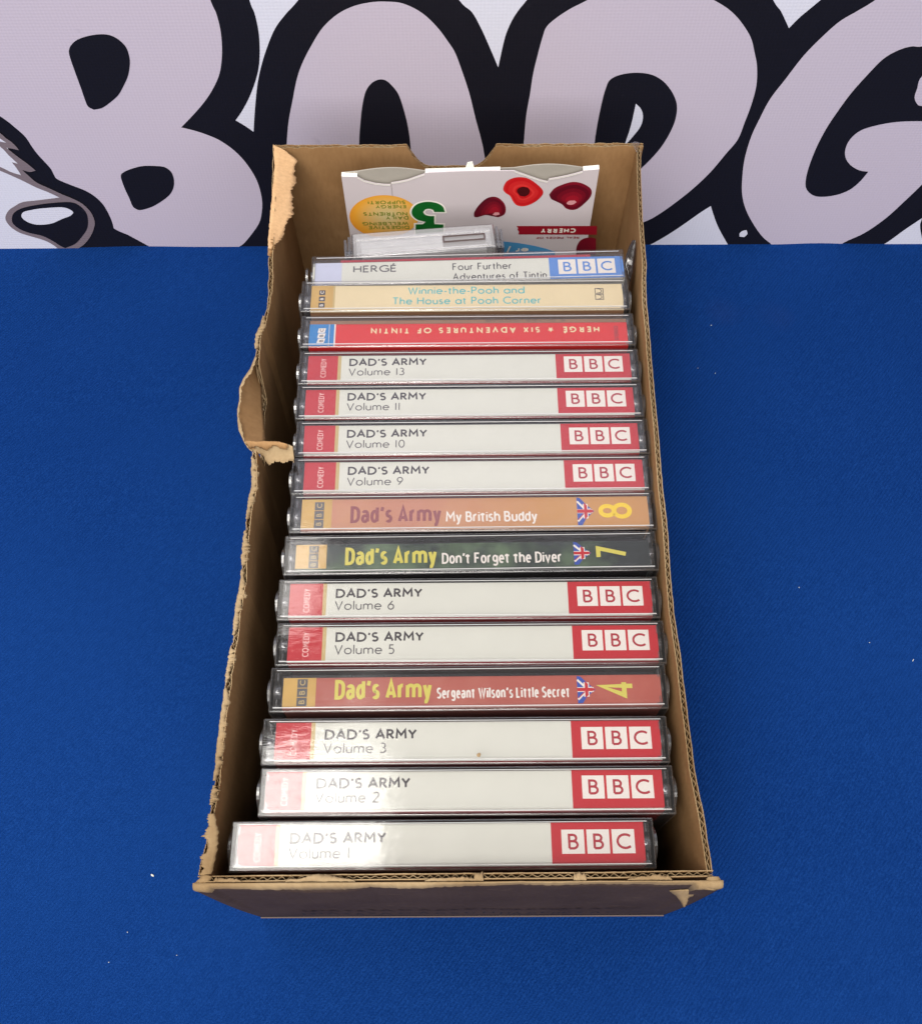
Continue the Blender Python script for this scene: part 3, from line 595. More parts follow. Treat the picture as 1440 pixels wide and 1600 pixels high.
for a_ in ((.515, .60, 61, 'card_edge'), (.615, .66, 62, 'card_edge'), (.665, .745, 63, 'card_edge'), (.76, .80, 64, 'card_edge'), (.805, .905, 65, 'card_edge'), (.30, .355, 66, 'card_edge'), (.17, .205, 67, 'card'), (.91, .93, 68, 'card_edge')): fray(*a_)
for x0_, x1_, wd_, sd in ((-.056, -.034, .0016, 71), (-.012, .004, .0012, 72), (.0035, .0065, .0022, 73), (.035, .039, .0021, 74), (.052, .066, .0011, 75), (-.079, -.070, .0013, 76)):
    n_ = 24; rr = wob(n_, .0004, 2, sd)
    loft('frayed_liner', [(x0_+(x1_-x0_)*i/n_, .0362, .1204) for i in range(n_+1)], [(x0_+(x1_-x0_)*i/n_, .0362+wd_*math.sin(math.pi*i/n_)**(.4 if wd_ < .0018 else .08)+rr[i]*.5, .1206+rr[i]*.8) for i in range(n_+1)], 48, 3, 'card_edge', box, .0003, .0003, sd, .0003)
tp = loft('clear_tape', [(0.07771,0.35105,0.1212),(0.07998,0.35111,0.1215),(0.08256,0.35147,0.12)], [(0.07861,0.34764,0.1211),(0.08022,0.34486,0.1204),(0.08232,0.34394,0.112)], 8, 4, 'shell', box, 0, .0004, 3, .00015)

# ---------------------------------------------------------------- cassette cases
Wd, Td, Hd = .1398, .0163, .1097
def shell_mesh(name, w, t_, h, wall_=.0013, rim=1):
    bm = bmesh.new()
    bx(bm, -w/2, w/2, -t_/2, t_/2, 0, h, .00055, 2, 0, rim)
    bx(bm, -w/2+wall_, w/2-wall_, -t_/2+wall_, t_/2-wall_*.7, .0013, h-wall_, .00035, 1, 0, rim)
    if rim: bx(bm, -w/2+.0016, w/2-.0016, -t_/2+.0015, -t_/2+.0018, h-.0002, h+.00012, 0, 1, 2); bx(bm, -w/2+.0022, w/2-.0022, t_/2-.0013, t_/2-.0011, h-.0002, h+.0001, 0, 1, 2)
    me = fin(bm, name); return me
ME = {}
ME['shell'] = shell_mesh('case_shell', Wd, Td, Hd)
ME['shell_low'] = shell_mesh('case_shell', Wd-.003, Td, .107)
def tray_mesh(h, w=Wd):
    bm = bmesh.new(); bx(bm, -w/2+.0032, w/2-.0032, -Td/2+.0018, Td/2-.0016, .0016, h-.0042, .0004, 1)
    bx(bm, -w/2+.006, w/2-.006, Td/2-.0030, Td/2-.0018, h-.005, h-.0040)
    return fin(bm, 'cassette_tray')
ME['tray'] = tray_mesh(Hd); ME['tray_low'] = tray_mesh(.107, Wd-.003)
def cyl(bm, x0, x1, y, z, r_, seg=20):
    mt = Matrix.Translation(((x0+x1)/2, y, z)) @ Matrix.Rotation(R(90), 4, 'Y')
    bmesh.ops.create_cone(bm, cap_ends=True, segments=seg, radius1=r_, radius2=r_, depth=abs(x1-x0), matrix=mt)
def peg_mesh(s, h):
    bm = bmesh.new(); x = s*(Wd/2-.0032)
    cyl(bm, x-s*.0006, x+s*.0024, .0005, h-.0046, .0024); cyl(bm, x+s*.0008, x+s*.0022, .0005, h-.0046, .0013)
    bmesh.ops.bevel(bm, geom=[e for e in bm.edges if e.calc_length() < .0009], offset=.0002, segments=1, affect='EDGES')
    for f in bm.faces: f.smooth = True
    return fin(bm, 'hinge_peg')
def rib_mesh(s, h):
    bm = bmesh.new(); x = s*(Wd/2-.0024)
    bx(bm, x-.0003, x+.0003, -Td/2+.0018, -.0030, h-.03, h-.0017, .0001, 1)
    bx(bm, x-.0003, x+.0003, .0038, Td/2-.0016, h-.03, h-.0017, .0001, 1)
    bx(bm, x-.0014, x+.0010, -Td/2+.0022, -Td/2+.0028, h-.03, h-.0020)
    return fin(bm, 'end_rib')
def ear_mesh(s, h):
    bm = bmesh.new(); x = s*(Wd/2+.0006)
    pts = arc(.0006, 0, .0060, .0090, 12, 168, 13)
    for k in (0, 1):
        pass
    vs = []
    ring = [(p[0]-.0, p[1]) for p in pts]+[(-.0053, -.025), (.0065, -.025)]
    a = [bm.verts.new((x-s*.0005, p[0], h-.0105+p[1])) for p in ring]; b = [bm.verts.new((x+s*.0005, p[0], h-.0105+p[1])) for p in ring]
    bm.faces.new(a); bm.faces.new(b[::-1])
    for i in range(len(ring)):
        j = (i+1) % len(ring); bm.faces.new((a[j], a[i], b[i], b[j]))
    bmesh.ops.recalc_face_normals(bm, faces=bm.faces)
    return fin(bm, 'hinge_ear')
for nm, h in (('', Hd), ('_low', .107)):
    for s in (-1, 1):
        ME['peg%d%s' % (s, nm)] = peg_mesh(s, h); ME['rib%d%s' % (s, nm)] = rib_mesh(s, h); ME['ear%d%s' % (s, nm)] = ear_mesh(s, h)
ME['lid_line'] = None

def card(root, x0, x1, y0, y1, h, mat, flap):
    """paper inlay: spine strip rolled over the front edge, and its front flap hanging down inside the lid"""
    vs = []; fs = []; z = h-.0021; prof = [(y1+.2, z-.0012), (y1, z-.0001), (y1-.6, z), (y0+1.6, z), (y0+.7, z-.00010), (y0+.2, z-.0005), (y0, z-.0013), (y0, .004)]
    for x in (x0, x1):
        for y, zz_ in prof: vs.append((x/1000, y/1000, zz_))
    k = len(prof)
    for i in range(k-1): fs.append((i, i+1, k+i+1, k+i))
    me = bpy.data.meshes.new('inlay_card'); me.from_pydata(vs, [], fs); me.update()
    me.materials.append(M[mat]); me.materials.append(M[flap])
    me.polygons[k-2].material_index = 1; me.polygons[k-3].material_index = 1
    for p in me.polygons: p.use_smooth = False
    o = bpy.data.objects.new('inlay_card', me); COL.objects.link(o); o.parent = root
    return o, z
def case(spec, label, low=False, dx=0):
    cx, cy, w, t_, ang, x0, x1, y0, y1 = spec
    sfx = '_low' if low else ''; h = .107 if low else Hd
    root = thing('cassette_case', label, 'cassette case', (cx/1000, cy/1000, .0024), R(ang), 'clear cassette cases filed in the cardboard box')
    h2 = h
    link('case_shell', ME['shell'+sfx], ['shell', 'rim', 'ridge'], root)
    link('cassette_tray', ME['tray'+sfx], 'tray', root)
    for s in (-1, 1):
        link('hinge_peg', ME['peg%d%s' % (s, sfx)], 'peg', root)
        link('end_rib', ME['rib%d%s' % (s, sfx)], 'rim', root)
        link('hinge_ear', ME['ear%d%s' % (s, sfx)], 'peg', root)
    return root, h2, (x0, x1, max(y0, -6.9), min(y1, 7.0))
E1 = .00003
def squares(cd, z, xs, y0, size, col, glyph_col, gap, hgt=None):
    q = []; g = []
    hgt = hgt or size
    for k, ch in enumerate('BBC'):
        x = xs+k*(size+gap); q.append(rect(x, x+size, y0, y0+hgt))
        cap = hgt*.66; gq = text_quads(ch, cap, .155)
        wd = max(p.x for f in gq for p in f); g += place(gq, x+(size-wd)/2+.1, y0+(hgt-cap)/2)
    sheet('logo_tile', q, z+2*E1, col, cd); sheet('logo_lettering', g, z+3*E1, glyph_col, cd)
def volume(spec, num, label, pale=False):
    root, h, (x0, x1, y0, y1) = case(spec, label)
    cd, z = card(root, x0, x1, y0, y1, h, 'paper', 'red')
    L = x1-x0
    sheet('red_strip', [rect(x0, x0+12.3, y0+.7, y1)], z+E1, 'red', cd)
    sheet('gold_strip', [rect(x0+12.3, x0+13.7, y0+.7, y1)], z+E1, 'palegold', cd)
    xb = x1-30.8
    sheet('red_block', [rect(xb, x1, y0+.7, y1)], z+E1, 'red', cd)
    squares(cd, z, xb+3.4, y0+3.9, 7.5, 'white', 'redtop', .85, 7.7)
    sheet('title_lettering', place(text_quads("DAD'S ARMY", 3.7, .20, .085, 32.0), x0+17.0, y0+7.7), z+E1, 'dark', cd)
    sheet('volume_lettering', place(text_quads('Volume '+num, 3.7, .12, .13), x0+16.8, y0+3.0), z+E1, 'grey', cd)
    sheet('genre_lettering', place(text_quads('COMEDY', 2.3, .12, .10, 9.3), x0+7.6, y0+2.2, 90), z+2*E1, 'pale', cd)
    return root
def flag(cd, z, x, y0, y1):
    """the wedge of a union flag, point to the right"""
    ym = (y0+y1)/2; hh = (y1-y0)/2; w_ = 6.4; V2 = lambda p: Vector((x+p[0]*w_, ym+p[1]*hh))
    body = [(0, 1), (.2, .96), (.46, .62), (.62, .42), (.82, .2), (1.02, 0), (.82, -.2), (.62, -.42), (.46, -.62), (.26, -1), (0, -1)]
    sheet('flag_blue', [[V2(p) for p in body][::-1]], z+2*E1, 'navy', cd)
    q = ribbon([tuple(V2((0, 0))), tuple(V2((.9, 0)))], 1.7)+ribbon([tuple(V2((.02, .72))), tuple(V2((.5, .1)))], .75)+ribbon([tuple(V2((.02, -.72))), tuple(V2((.5, -.1)))], .75)
    q += ribbon([tuple(V2((.5, .52))), tuple(V2((.5, -.52)))], 1.9)+ribbon([tuple(V2((.5, .05))), tuple(V2((.80, .16)))], .6)+ribbon([tuple(V2((.5, -.05))), tuple(V2((.80, -.16)))], .6)
    sheet('flag_white', q, z+3*E1, 'white', cd)
    q = [[V2(p) for p in ((0, -.12), (.84, -.12), (1.0, 0), (.84, .12), (0, .12))], [V2(p) for p in ((.42, -.6), (.60, -.42), (.60, .42), (.42, .6))]]
    q += ribbon([tuple(V2((.04, -.62))), tuple(V2((.4, -.16)))], .3)
    sheet('flag_red', q, z+5*E1, 'red', cd)
def gold(spec, num, body, tcol, ncol, sub, tx, tw, sx, sw, tb, tcap, scap, fx, nx0, nx1, nh, label, flap):
    root, h, (x0, x1, y0, y1) = case(spec, label)
    cd, z = card(root, x0, x1, y0, y1, h, body, flap)
    sheet('gold_panel', [rect(x0, x0+11.6, y0+.7, y1)], z+E1, 'gold', cd)
    q = []; g = []; ts = min(3.75, (y1-y0-1.1)/3)
    for k, ch in enumerate('BBC'):
        yy = y0+.9+k*ts; q.append(rect(x0+5.0, x0+8.6, yy, yy+ts-.25))
        g += place(text_quads(ch, 2.0, .15), x0+7.8, yy+ts/2-.85, 90)
    sheet('logo_tile', q, z+2*E1, 'grey', cd); sheet('logo_lettering', g, z+3*E1, 'palegold', cd)
    sheet('title_lettering', place(text_quads("Dad's Army", tcap, .175, .05, tw, True), x0+tx, y0+tb), z+3*E1, tcol, cd)
    sheet('episode_lettering', place(text_quads(sub, scap, .155, .05, sw, True), x0+sx, y0+tb), z+3*E1, 'white', cd)
    flag(cd, z, x0+fx, y0+.9, y1-.3)
    ym = (y0+y1)/2+.4
    tq = text_quads(num, nx1-nx0, .135, .1, nh)
    sheet('number_print', place(tq, x0+nx1, ym-nh/2, 90), z+3*E1, ncol, cd)
    return root
C_ = {
 1: (-6.66,48.39,140.7,16.77,0.2,-67.64,66.82,-7.36,7.47),
 2: (1.46,65.75,140.45,16.17,0.09,-68.05,66.47,-6.4,7.21),
 3: (1.03,82.81,140.22,16.44,0.1,-65.67,67.59,-6.81,7.84),
 4: (2.3,101.32,141.22,16.52,0.3,-65.52,68.1,-6.36,4.76),
 5: (3.21,117.87,140.17,15.87,0.08,-65.86,67.66,-6.36,7.18),
 6: (2.55,135.0,140.0,16.16,0.14,-65.92,67.52,-6.49,7.62),
 7: (3.57,153.22,140.38,16.73,0.53,-65.74,67.28,-5.47,5.02),
 8: (4.55,170.26,138.49,15.76,0.34,-65.69,67.33,-6.14,6.96),
 9: (4.08,186.45,138.78,15.78,0.24,-65.25,67.18,-6.45,7.13),
 10: (4.61,203.17,137.04,16.81,0.2,-66.87,66.06,-6.42,8.27),
 11: (3.74,220.13,138.54,15.92,0.21,-66.53,66.47,-5.99,7.41),
 13: (3.62,236.8,139.43,16.49,0.22,-66.41,66.61,-5.85,7.72),
 14: (3.09,254.81,139.12,17.61,0.17,-66.34,67.05,-6.75,5.0),
 15: (2.27,273.09,140.93,18.28,0.18,-65.88,67.44,-6.96,7.64),
 16: (3.75,290.19,136.76,16.21,1.39,-67.9,67.96,-4.41,5.84)}
V = 'white and red spine of cassette case reading Volume %s'
volume(C_[1], '1', V % '1' + ', nearest the front')
volume(C_[2], '2', V % '2' + ', scratched over its title')
volume(C_[3], '3', V % '3' + ', a crumb on its spine')
gold(C_[4], '4', 'brick', 'yellow', 'yellow', "Sergeant Wilson's Little Secret", 18.3, 34.3, 54.3, 47.0, 3.1, 7.2, 4.0, 104.0, 111.8, 124.3, 6.2,
     'clear cassette case with brick red spine, yellow title and sideways yellow 4', 'brick')
volume(C_[5], '5', V % '5' + ', just behind the brick red spine')
volume(C_[6], '6', V % '6' + ', before the dark green spine')
gold(C_[7], '7', 'camo', 'yellow', 'yellow', "Don't Forget the Diver", 18.6, 34.4, 54.9, 45.1, 1.9, 7.2, 4.5, 104.5, 112.9, 124.8, 5.2,
     'clear cassette case with dark green spine, yellow title and sideways yellow 7', 'camo')
gold(C_[8], '8', 'salmon', 'mauve', 'yellow8', 'My British Buddy', 18.8, 34.8, 55.3, 35.0, 2.8, 7.2, 4.5, 105.7, 113.8, 126.7, 6.6,
     'clear cassette case with salmon tan spine, mauve title and sideways yellow 8', 'salmon')
volume(C_[9], '9', V % '9' + ', just behind the salmon tan spine')
volume(C_[10], '10', V % '10' + ', beside the torn card tongue')
volume(C_[11], '11', V % '11' + ', beside the buckled flap')
volume(C_[13], '13', V % '13' + ', before the all red spine')
# the crumb lying on volume 3
bm = bmesh.new(); bmesh.ops.create_icosphere(bm, subdivisions=2, radius=.0008)
for v in bm.verts: v.co *= random.uniform(.6, 1.2); v.co.z *= .6
o = link('crumb', fin(bm, 'crumb'), 'card_edge'); o.location = (0.00564,0.07709,0.1148); o['label'] = 'tiny tan crumb of cardboard lying on the Volume 3 spine'; o['category'] = 'crumb'
# the red spine, upside down
root, h, (x0, x1, y0, y1) = case(C_[14], 'clear cassette case with bright red spine and cream lettering upside down')
cd, z = card(root, x0, x1, y0, y1, h, 'scarlet', 'scarlet')
sheet('brown_back_strip', [rect(x0, x1, y1+.25, y1+2.0)], z-.0003, 'tan', cd)
sheet('barcode_lettering', place(text_quads('5 011755 100748', 1.0, .12, .3, 34), x0+108, y1+1.9, 180), z-.0003+E1, 'dark', cd)
sheet('blue_panel', [rect(x0, x0+10.4, y0+.7, y1)], z+E1, 'blue2', cd)
sheet('white_stripe', [rect(x0+10.4, x0+11.0, y0+.7, y1), rect(x0+8.2, x0+8.4, y0+.7, y1)], z+2*E1, 'white', cd)
q = []; g = []
for k, ch in enumerate('BBC'):
    yy = y0+2.2+k*2.6; q.append([Vector((x0+3.6-.12*(3-k), yy)), Vector((x0+6.6-.12*(3-k), yy)), Vector((x0+6.9, yy+2.3)), Vector((x0+3.9, yy+2.3))])
    g += place(text_quads(ch, 1.6, .18), x0+6.0, yy+.5, 90)
sheet('logo_tile', q, z+2*E1, 'white', cd); sheet('logo_lettering', g, z+3*E1, 'dark', cd)
sheet('title_lettering', place(text_quads('HERGÉ * SIX ADVENTURES OF TINTIN', 2.9, .215, .38, 96), x0+121.8, y1-2.1, 180), z+E1, 'cream', cd)
sheet('stereo_lettering', place(text_quads('STEREO', 1.7, .14, .1, 7.2), x0+129.6, y0+2.6, 90), z+E1, 'dark', cd)
# the cream spine
root, h, (x0, x1, y0, y1) = case(C_[15], 'clear cassette case with cream spine and two lines of turquoise lettering')
cd, z = card(root, x0, x1, y0, y1, h, 'cream', 'tan')
sheet('gold_panel', [rect(x0, x0+9.4, y0+.7, y1)], z+E1, 'gold', cd)
sheet('gold_edge', [rect(x0+9.4, x0+10.2, y0+.7, y1)], z+E1, 'palegold', cd)
q = []; g = []
for k, ch in enumerate('BBC'):
    yy = y0+2.4+k*3.3; q.append(rect(x0+3.4, x0+6.0, yy, yy+2.5)); g += place(text_quads(ch, 1.5, .2), x0+5.4, yy+.6, 90)
sheet('logo_tile', q, z+2*E1, 'dark', cd); sheet('logo_lettering', g, z+3*E1, 'white', cd)
sheet('title_lettering', place(text_quads('Winnie-the-Pooh and', 3.9, .14, .11, 50), x0+41.4, y0+9.0), z+E1, 'teal', cd)
sheet('title_lettering', place(text_quads('The House at Pooh Corner', 3.9, .14, .11, 63.5), x0+34.8, y0+3.6), z+E1, 'teal', cd)
q = []
for yy in (y0+5.6, y0+8.8):
    q += ribbon([(x0+121.6, yy), (x0+125.0, yy), (x0+125.0, yy+2.6), (x0+121.6, yy+2.6)], .32, True)+ribbon([(x0+122.3, yy+.1)]+arc(x0+122.8, yy+1.3, 1.5, 1.1, -90, 90, 20)+[(x0+122.3, yy+2.5)], .3)
sheet('noise_reduction_symbol', q, z+E1, 'dark', cd)
# the white and blue spine, last and slightly turned
root, h, (x0, x1, y0, y1) = case(C_[16], 'clear cassette case with white and blue spine, rearmost and lower', True)
cd, z = card(root, x0, x1, -6.5, y1, h, 'paper', 'paper'); y0 = -6.5
sheet('crimson_back_strip', [rect(x0+12, x1-14, y1+.25, y1+1.5)], z-.0002, 'redtop', cd)
sheet('glare_washed_panel', [rect(x0+1, x0+12.6, y0+.7, y1)], z+E1, 'washed', cd)
sheet('blue_block', [rect(x1-32.5, x1, y0+.7, y1)], z+E1, 'blue', cd)
squares(cd, z, x1-28.5, y1-9.2, 7.7, 'white', 'blue', .9, 8.0)
sheet('author_lettering', place(text_quads('HERGÉ', 3.9, .17, .15, 19), x0+17.6, y1-5.7), z+E1, 'grey', cd)
sheet('title_lettering', place(text_quads('Four Further', 3.9, .125, .11, 26), x0+61, y1-5.7), z+E1, 'dark', cd)
sheet('title_lettering', place(text_quads('Adventures of Tintin', 3.9, .125, .11, 41), x0+61, y1-11.2), z+E1, 'dark', cd)
loft('bent_hinge_ear', [(0.07203,0.29273,0.108),(0.07284,0.29602,0.11),(0.07398,0.29843,0.113),(0.07519,0.2999,0.115),(0.07628,0.29954,0.115)], [(0.07463,0.28611,0.104),(0.07574,0.28976,0.106),(0.07641,0.29329,0.109),(0.07676,0.29643,0.112),(0.0765,0.29883,0.115)], 20, 4, 'smoke', None, 0, .0006, 3, .0009)
ear = bpy.data.objects['bent_hinge_ear']; bpy.context.view_layer.update(); ear.parent = root; ear.matrix_parent_inverse = (Matrix.Translation(root.location) @ root.rotation_euler.to_matrix().to_4x4()).inverted()

# ---------------------------------------------------------------- empty clear case at the back
t = thing('empty_cassette_case', 'empty frosted clear cassette case turned askew behind the other cases', 'cassette case', (-.0160, .3078, .0024), R(5.0))
bm = bmesh.new(); w, th_, h = .064, .0140, .1040
bx(bm, -w/2, w/2, -th_/2, th_/2, 0, h, .0007, 2, 0, 1); bx(bm, -w/2+.0015, w/2-.0015, -th_/2+.0012, th_/2-.0012, .001, h-.0012, .0004, 1, 0, 1)
link('case_shell', fin(bm, 'case_shell'), ['bright', 'rim'], t)
bm = bmesh.new(); bx(bm, -w/2+.003, w/2-.003, -.0002, th_/2-.0016, .002, h-.0016, .0003, 1); link('inner_frame', fin(bm, 'inner_frame'), 'bright', t)
M['frost'] = m_print('frosted_white_plastic', (.85, .84, .82, 1), .3, .25, 160)
bm = bmesh.new(); bx(bm, -w/2+.004, w/2-.004, -th_/2+.0018, .0042, h-.008, h-.0030, .0003, 1); link('frosted_tray', fin(bm, 'frosted_tray'), 'frost', t)
bm = bmesh.new(); bx(bm, -w/2+.004, w/2-.004, -th_/2+.0016, .0042, .003, h-.0085, .0003, 1); link('dark_core', fin(bm, 'dark_core'), 'tray', t)  # dark block added to stand in for the shade below the frosted top
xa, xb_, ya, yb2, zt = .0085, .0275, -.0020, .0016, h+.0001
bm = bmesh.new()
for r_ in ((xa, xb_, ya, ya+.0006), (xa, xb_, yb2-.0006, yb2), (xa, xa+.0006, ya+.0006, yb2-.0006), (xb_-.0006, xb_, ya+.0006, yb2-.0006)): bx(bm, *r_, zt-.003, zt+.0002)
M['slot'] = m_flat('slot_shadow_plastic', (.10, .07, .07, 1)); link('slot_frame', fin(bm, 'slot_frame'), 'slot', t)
bm = bmesh.new(); bx(bm, -w/2+.002, w/2-.002, .0024, .0028, h-.0002, h+.0005); bx(bm, -w/2+.002, w/2-.002, -.0056, -.0052, h-.0002, h+.0005); link('moulded_rib', fin(bm, 'moulded_rib'), 'bright', t)
for s in (-1, 1):
    bm = bmesh.new()
    for k in range(2): bx(bm, s*(w/2+.0012+k*.0018)-.0006, s*(w/2+.0012+k*.0018)+.0006, -th_/2+.001+k*.0004, th_/2-.001-k*.0008, h-.03, h-.001-k*.0008, .0001, 1)
    cyl(bm, s*(w/2), s*(w/2+.003), -.001, h-.005, .0022)
    link('hinge_post', fin(bm, 'hinge_post'), 'peg', t)

# ---------------------------------------------------------------- fruit carton at the very back
YC = .334
ct = thing('fruit_carton', 'white printed fruit carton standing upside down at the back of the box', 'carton', (0, 0, 0))
P_top = [(-52.48,119.11),(-45.48,118.74)]; d1 = [(-45.3,118.61),(-42.27,116.24),(-37.61,114.63),(-33.81,114.01),(-30.94,113.93)]; d1b = [(-30.48,114.98),(-26.99,115.67),(-23.11,116.76),(-19.21,118.55),(-15.34,120.33)]
mid = [(-15.13,120.97),(3.63,121.93)]; d2 = [(24.46,121.99),(26.91,120.68),(32.72,117.98),(36.33,116.28),(39.57,115.24)]; d2b = [(40.15,116.79),(44.1,117.72),(47.94,118.76),(51.75,120.04),(54.74,121.31)]; rt = [(54.94,121.89),(61.96,122.66)]
zlow = 3.0
def bow(o_):  # the board is very slightly curved
    return o_
outline = P_top+d1+d1b+mid+d2+d2b+rt
xr_, xl_ = outline[-1][0], outline[0][0]
poly = [(xl_, zlow), (xr_-.3, zlow)]+outline[::-1]
fp = sheet('front_panel', [[Vector(p) for p in poly]], YC, 'carton', ct, 'xz')
so = fp.modifiers.new('thickness', 'SOLIDIFY'); so.thickness = .0005; so.offset = 1
M['carton_edge'] = m_flat('cut_board_edge', lin(240, 238, 230), .6)
def edge(pts, nm='cut_edge', dy=-.0003, w=.5):
    return sheet(nm, ribbon(pts, w), YC-.0006+dy, 'carton_edge', fp, 'xz')
M['tear'] = m_flat('torn_board_shadow', lin(150, 142, 140), .8)
sheet('tear_line', ribbon([(-30.65,114.58),(-30.53,111.27),(-30.5,107.04)], .22), YC-.0007, 'tear', fp, 'xz')
edge(d1); edge(d1b); edge(d2); edge(d2b)
# top folds between front and back panel
def fold(a, b):
    (xa_, za), (xb__, zb) = a, b
    vs = [(xa_/1000, YC-.0004, za/1000), (xb__/1000, YC-.0004, zb/1000), (xb__/1000, YC+.0019, zb/1000+.0002), (xa_/1000, YC+.0019, za/1000+.0002)]
    o = pyd('top_fold', vs, [(0, 1, 2, 3)], 'carton_edge', ct); s_ = o.modifiers.new('thickness', 'SOLIDIFY'); s_.thickness = .0004; s_.offset = -1
fold(P_top[0], P_top[-1]); fold(mid[0], (mid[-1][0]*.3+d2[0][0]*.7, mid[-1][1])); fold(rt[0], rt[-1])
# back panel whose cut-outs stand up as arcs
bp_ = []
def arcup(x0, x1, z, hgt): return [(x0+(x1-x0)*k/14, z+hgt*math.sin(math.pi*k/14)) for k in range(15)]
zb = P_top[0][1]-.4
bp_ = [(xl_, zlow), (xr_, zlow), (rt[-1][0], zb+3.0)]+arcup(d2b[-1][0], d2[0][0], zb+2.8, 2.0)+arcup(d1b[-1][0], d1[0][0], zb+1.2, 2.0)+[(xl_, zb+.4)]
bk = sheet('back_panel', [[Vector(p) for p in bp_]], YC+.0022, 'carton_in', ct, 'xz')
so = bk.modifiers.new('thickness', 'SOLIDIFY'); so.thickness = .0005; so.offset = 1
tabp = [(2.23,119.23),(3.64,124.2),(5.9,124.75),(7.09,119.2)]
tb = sheet('white_tab', [[Vector(p) for p in tabp]], YC+.0026, 'carton_edge', ct, 'xz'); so = tb.modifiers.new('thickness', 'SOLIDIFY'); so.thickness = .0004
def cpr(name, pts, k, mat, sub=4, parent=None): return sheet(name, [smooth_outline(pts, sub)], YC-.0006-.00005*k, mat, parent or fp, 'xz')
ov = [(600+55*math.cos(R(a)), 334+33*math.sin(R(a))) for a in range(0, 360, 12)] if False else None
OV = [(-19.05,93.68),(-20.03,89.29),(-22.53,85.28),(-26.33,82.06),(-31.07,80.0),(-36.25,79.31),(-41.32,80.07),(-45.76,82.21),(-49.11,85.48),(-51.04,89.52),(-51.4,93.92),(-50.18,98.24),(-47.54,102.06),(-43.75,105.04),(-39.19,106.92),(-34.27,107.54),(-29.44,106.85),(-25.14,104.9),(-21.77,101.87),(-19.67,98.01)]
cpr('orange_oval', OV[::-1], 1, 'oval')
three = [(-6.72,96.49),(-7.65,100.0),(-10.06,102.24),(-13.96,103.3),(-17.91,102.64),(-20.7,100.59),(-22.18,97.31),(-21.83,94.13),(-19.6,91.39),(-15.98,90.07),(-17.19,88.48),(-20.73,88.36),(-21.04,80.99),(-7.73,81.64),(-7.61,88.12),(-11.9,88.44),(-11.75,93.91),(-14.0,93.93),(-15.97,94.79),(-16.9,96.57),(-15.85,98.32),(-13.86,98.65),(-12.15,97.94),(-11.69,96.53)]
s3 = smooth_outline(three, 4, 40)
sheet('numeral_halo', ribbon([tuple(p) for p in s3], 1.6, True), YC-.00068, 'carton_edge', fp, 'xz')
sheet('green_numeral', [s3], YC-.00074, 'green', fp, 'xz')
def ctext(s, xr, xl, v0, v1, mat, w=.16):
    """a line of upside-down writing between two points of the panel"""
    q = text_quads(s, v1-v0, w, .2, xr-xl)
    sheet('upside_down_lettering', place(q, xr, v1, 180), YC-.00072, mat, fp, 'xz')
for s, bb in (('SUPPORT!', [(-24.81,104.2),(-42.04,101.85)]), ('ENERGY', [(-24.66,101.31),(-38.71,99.12)]), ('NUTRIENTS', [(-24.3,96.69),(-44.78,94.3)]), ('DAILY', [(-23.84,93.93),(-34.48,91.65)]), ('WELLBEING', [(-24.03,90.05),(-45.65,87.82)]), ('DIGESTIVE', [(-23.85,87.44),(-43.14,85.17)])):
    ctext(s, bb[0][0], bb[1][0], bb[1][1], bb[0][1], 'lime', .2)
cpr('dark_cherry', [(6.72,94.33),(7.15,96.92),(9.36,101.38),(12.44,105.14),(15.55,106.24),(18.27,105.09),(20.62,101.93),(21.53,98.1),(20.89,94.55),(18.2,92.74),(14.97,93.61),(11.75,94.29),(8.57,92.87),(6.96,93.02)], 1, 'cherry_dark')
def tones(pts, cx_, cy_, cols, base=2):
    """printed shading of a fruit: nested, softly lighter shapes"""
    for k, (sc_, mt) in enumerate(cols):
        cpr('cherry_tone', [(cx_+(x-cx_)*sc_, cy_+(y-cy_)*sc_) for x, y in pts], base+k*.5, mt)
M['glint'] = m_flat('glint_print', lin(216, 150, 156), .4)
for k in range(4): M['ch%d' % k] = m_flat('cherry_tone_%d' % k, lin(96+20*k, 12+4*k, 30+4*k), .4)
for k in range(3): M['cr%d' % k] = m_flat('red_tone_%d' % k, lin(196+12*k, 26+14*k, 32+10*k), .4)
for pts, q_ in (([(6.72,94.33),(7.15,96.92),(9.36,101.38),(12.44,105.14),(15.55,106.24),(18.27,105.09),(20.62,101.93),(21.53,98.1),(20.89,94.55),(18.2,92.74),(14.97,93.61),(11.75,94.29),(8.57,92.87),(6.96,93.02)], [(16.94,96.84)][0]), ([(40.95,107.42),(42.88,111.1),(46.22,113.5),(50.47,115.16),(54.48,114.65),(58.74,111.9),(60.23,108.52),(59.53,104.79),(57.24,101.03),(54.81,98.17),(52.17,97.36),(49.33,98.53),(47.3,101.1),(44.43,103.02),(42.06,104.61)], [(52.08,102.96)][0])):
    tones(pts, q_[0], q_[1], ((.86, 'ch0'), (.68, 'ch1'), (.5, 'ch2'), (.32, 'ch3')))
c2 = cpr('halved_cherry', [(19.85,111.26),(21.02,115.49),(23.99,117.74),(27.46,118.31),(31.01,117.34),(34.71,114.19),(37.61,110.52),(38.03,107.75),(36.24,104.34),(33.27,101.52),(29.75,99.96),(26.55,100.62),(24.63,103.16),(23.14,106.62),(20.82,108.8)], 1, 'cherry_red')
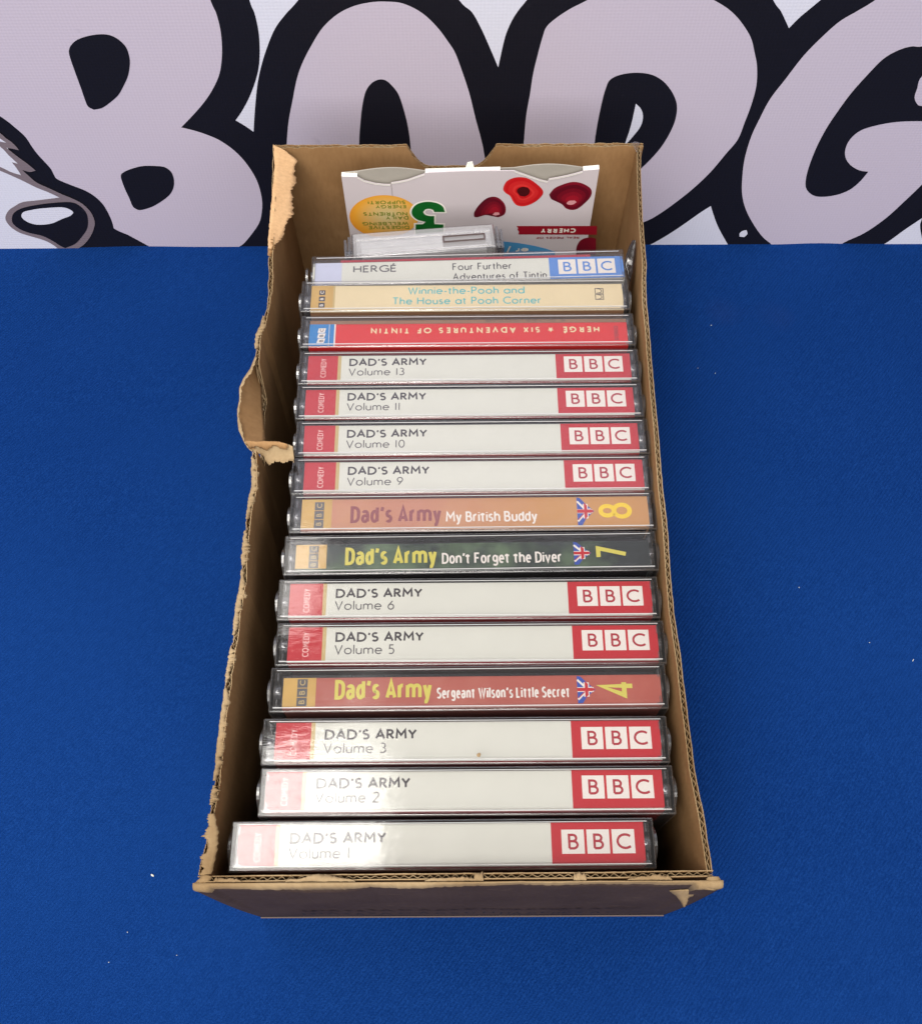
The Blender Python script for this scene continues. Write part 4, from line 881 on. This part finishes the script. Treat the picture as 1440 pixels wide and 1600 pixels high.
tones([(19.85,111.26),(21.02,115.49),(23.99,117.74),(27.46,118.31),(31.01,117.34),(34.71,114.19),(37.61,110.52),(38.03,107.75),(36.24,104.34),(33.27,101.52),(29.75,99.96),(26.55,100.62),(24.63,103.16),(23.14,106.62),(20.82,108.8)], *[(29.28,108.74)][0], ((.9, 'cr0'), (.76, 'cr1'), (.55, 'cr2'), (.42, 'cr0')))
cpr('cherry_stone', [(26.12,109.69),(26.7,111.52),(28.64,112.54),(30.87,112.1),(31.95,110.26),(31.56,107.8),(29.85,106.38),(27.59,106.9)], 4.5, 'cherry_pit')
cpr('dark_cherry', [(40.95,107.42),(42.88,111.1),(46.22,113.5),(50.47,115.16),(54.48,114.65),(58.74,111.9),(60.23,108.52),(59.53,104.79),(57.24,101.03),(54.81,98.17),(52.17,97.36),(49.33,98.53),(47.3,101.1),(44.43,103.02),(42.06,104.61)], 1, 'cherry_dark')
for pts in ([(15.4,94.59),(16.5,96.2),(18.32,96.19),(18.82,94.89),(17.01,94.12)], [(49.24,102.04),(50.46,103.48),(52.91,103.71),(53.92,102.63),(52.27,101.06),(50.23,101.08)]): cpr('cherry_glint', pts, 4.5, 'glint')
cpr('dark_cherry', [(57.06,68.67),(57.04,72.22),(58.02,75.73),(60.15,77.94),(63.39,78.46),(65.75,77.62),(67.14,65.71),(57.35,65.79)], 1, 'cherry_dark')
cpr('maroon_ribbon', [(26.97,86.77),(65.18,86.48),(65.81,80.37),(28.18,80.93),(28.41,82.84),(27.55,84.21),(27.83,85.29)], 1, 'maroon', 1)
b = [(55.43,85.08),(38.75,81.95)]; ctext('CHERRY', b[0][0], b[1][0], b[1][1], b[0][1], 'white', .24)
b = [(57.43,79.2),(36.81,77.84)]; ctext('REAL PIECES OF', b[0][0], b[1][0], b[1][1], b[0][1], 'maroon', .2)
cpr('blue_swoosh', [(20.37,76.02),(26.8,75.13),(35.46,72.96),(41.32,70.93),(46.77,68.39),(47.21,62.96),(20.8,63.17)], 1, 'cornblue')
b = [(33.65,71.34),(27.13,67.83)]; ctext('er', b[0][0], b[1][0], b[1][1], b[0][1], 'white', .2)
sheet('slash_mark', ribbon([(24.63,72.62),(23.28,67.86)], .8), YC-.00072, 'white', fp, 'xz')
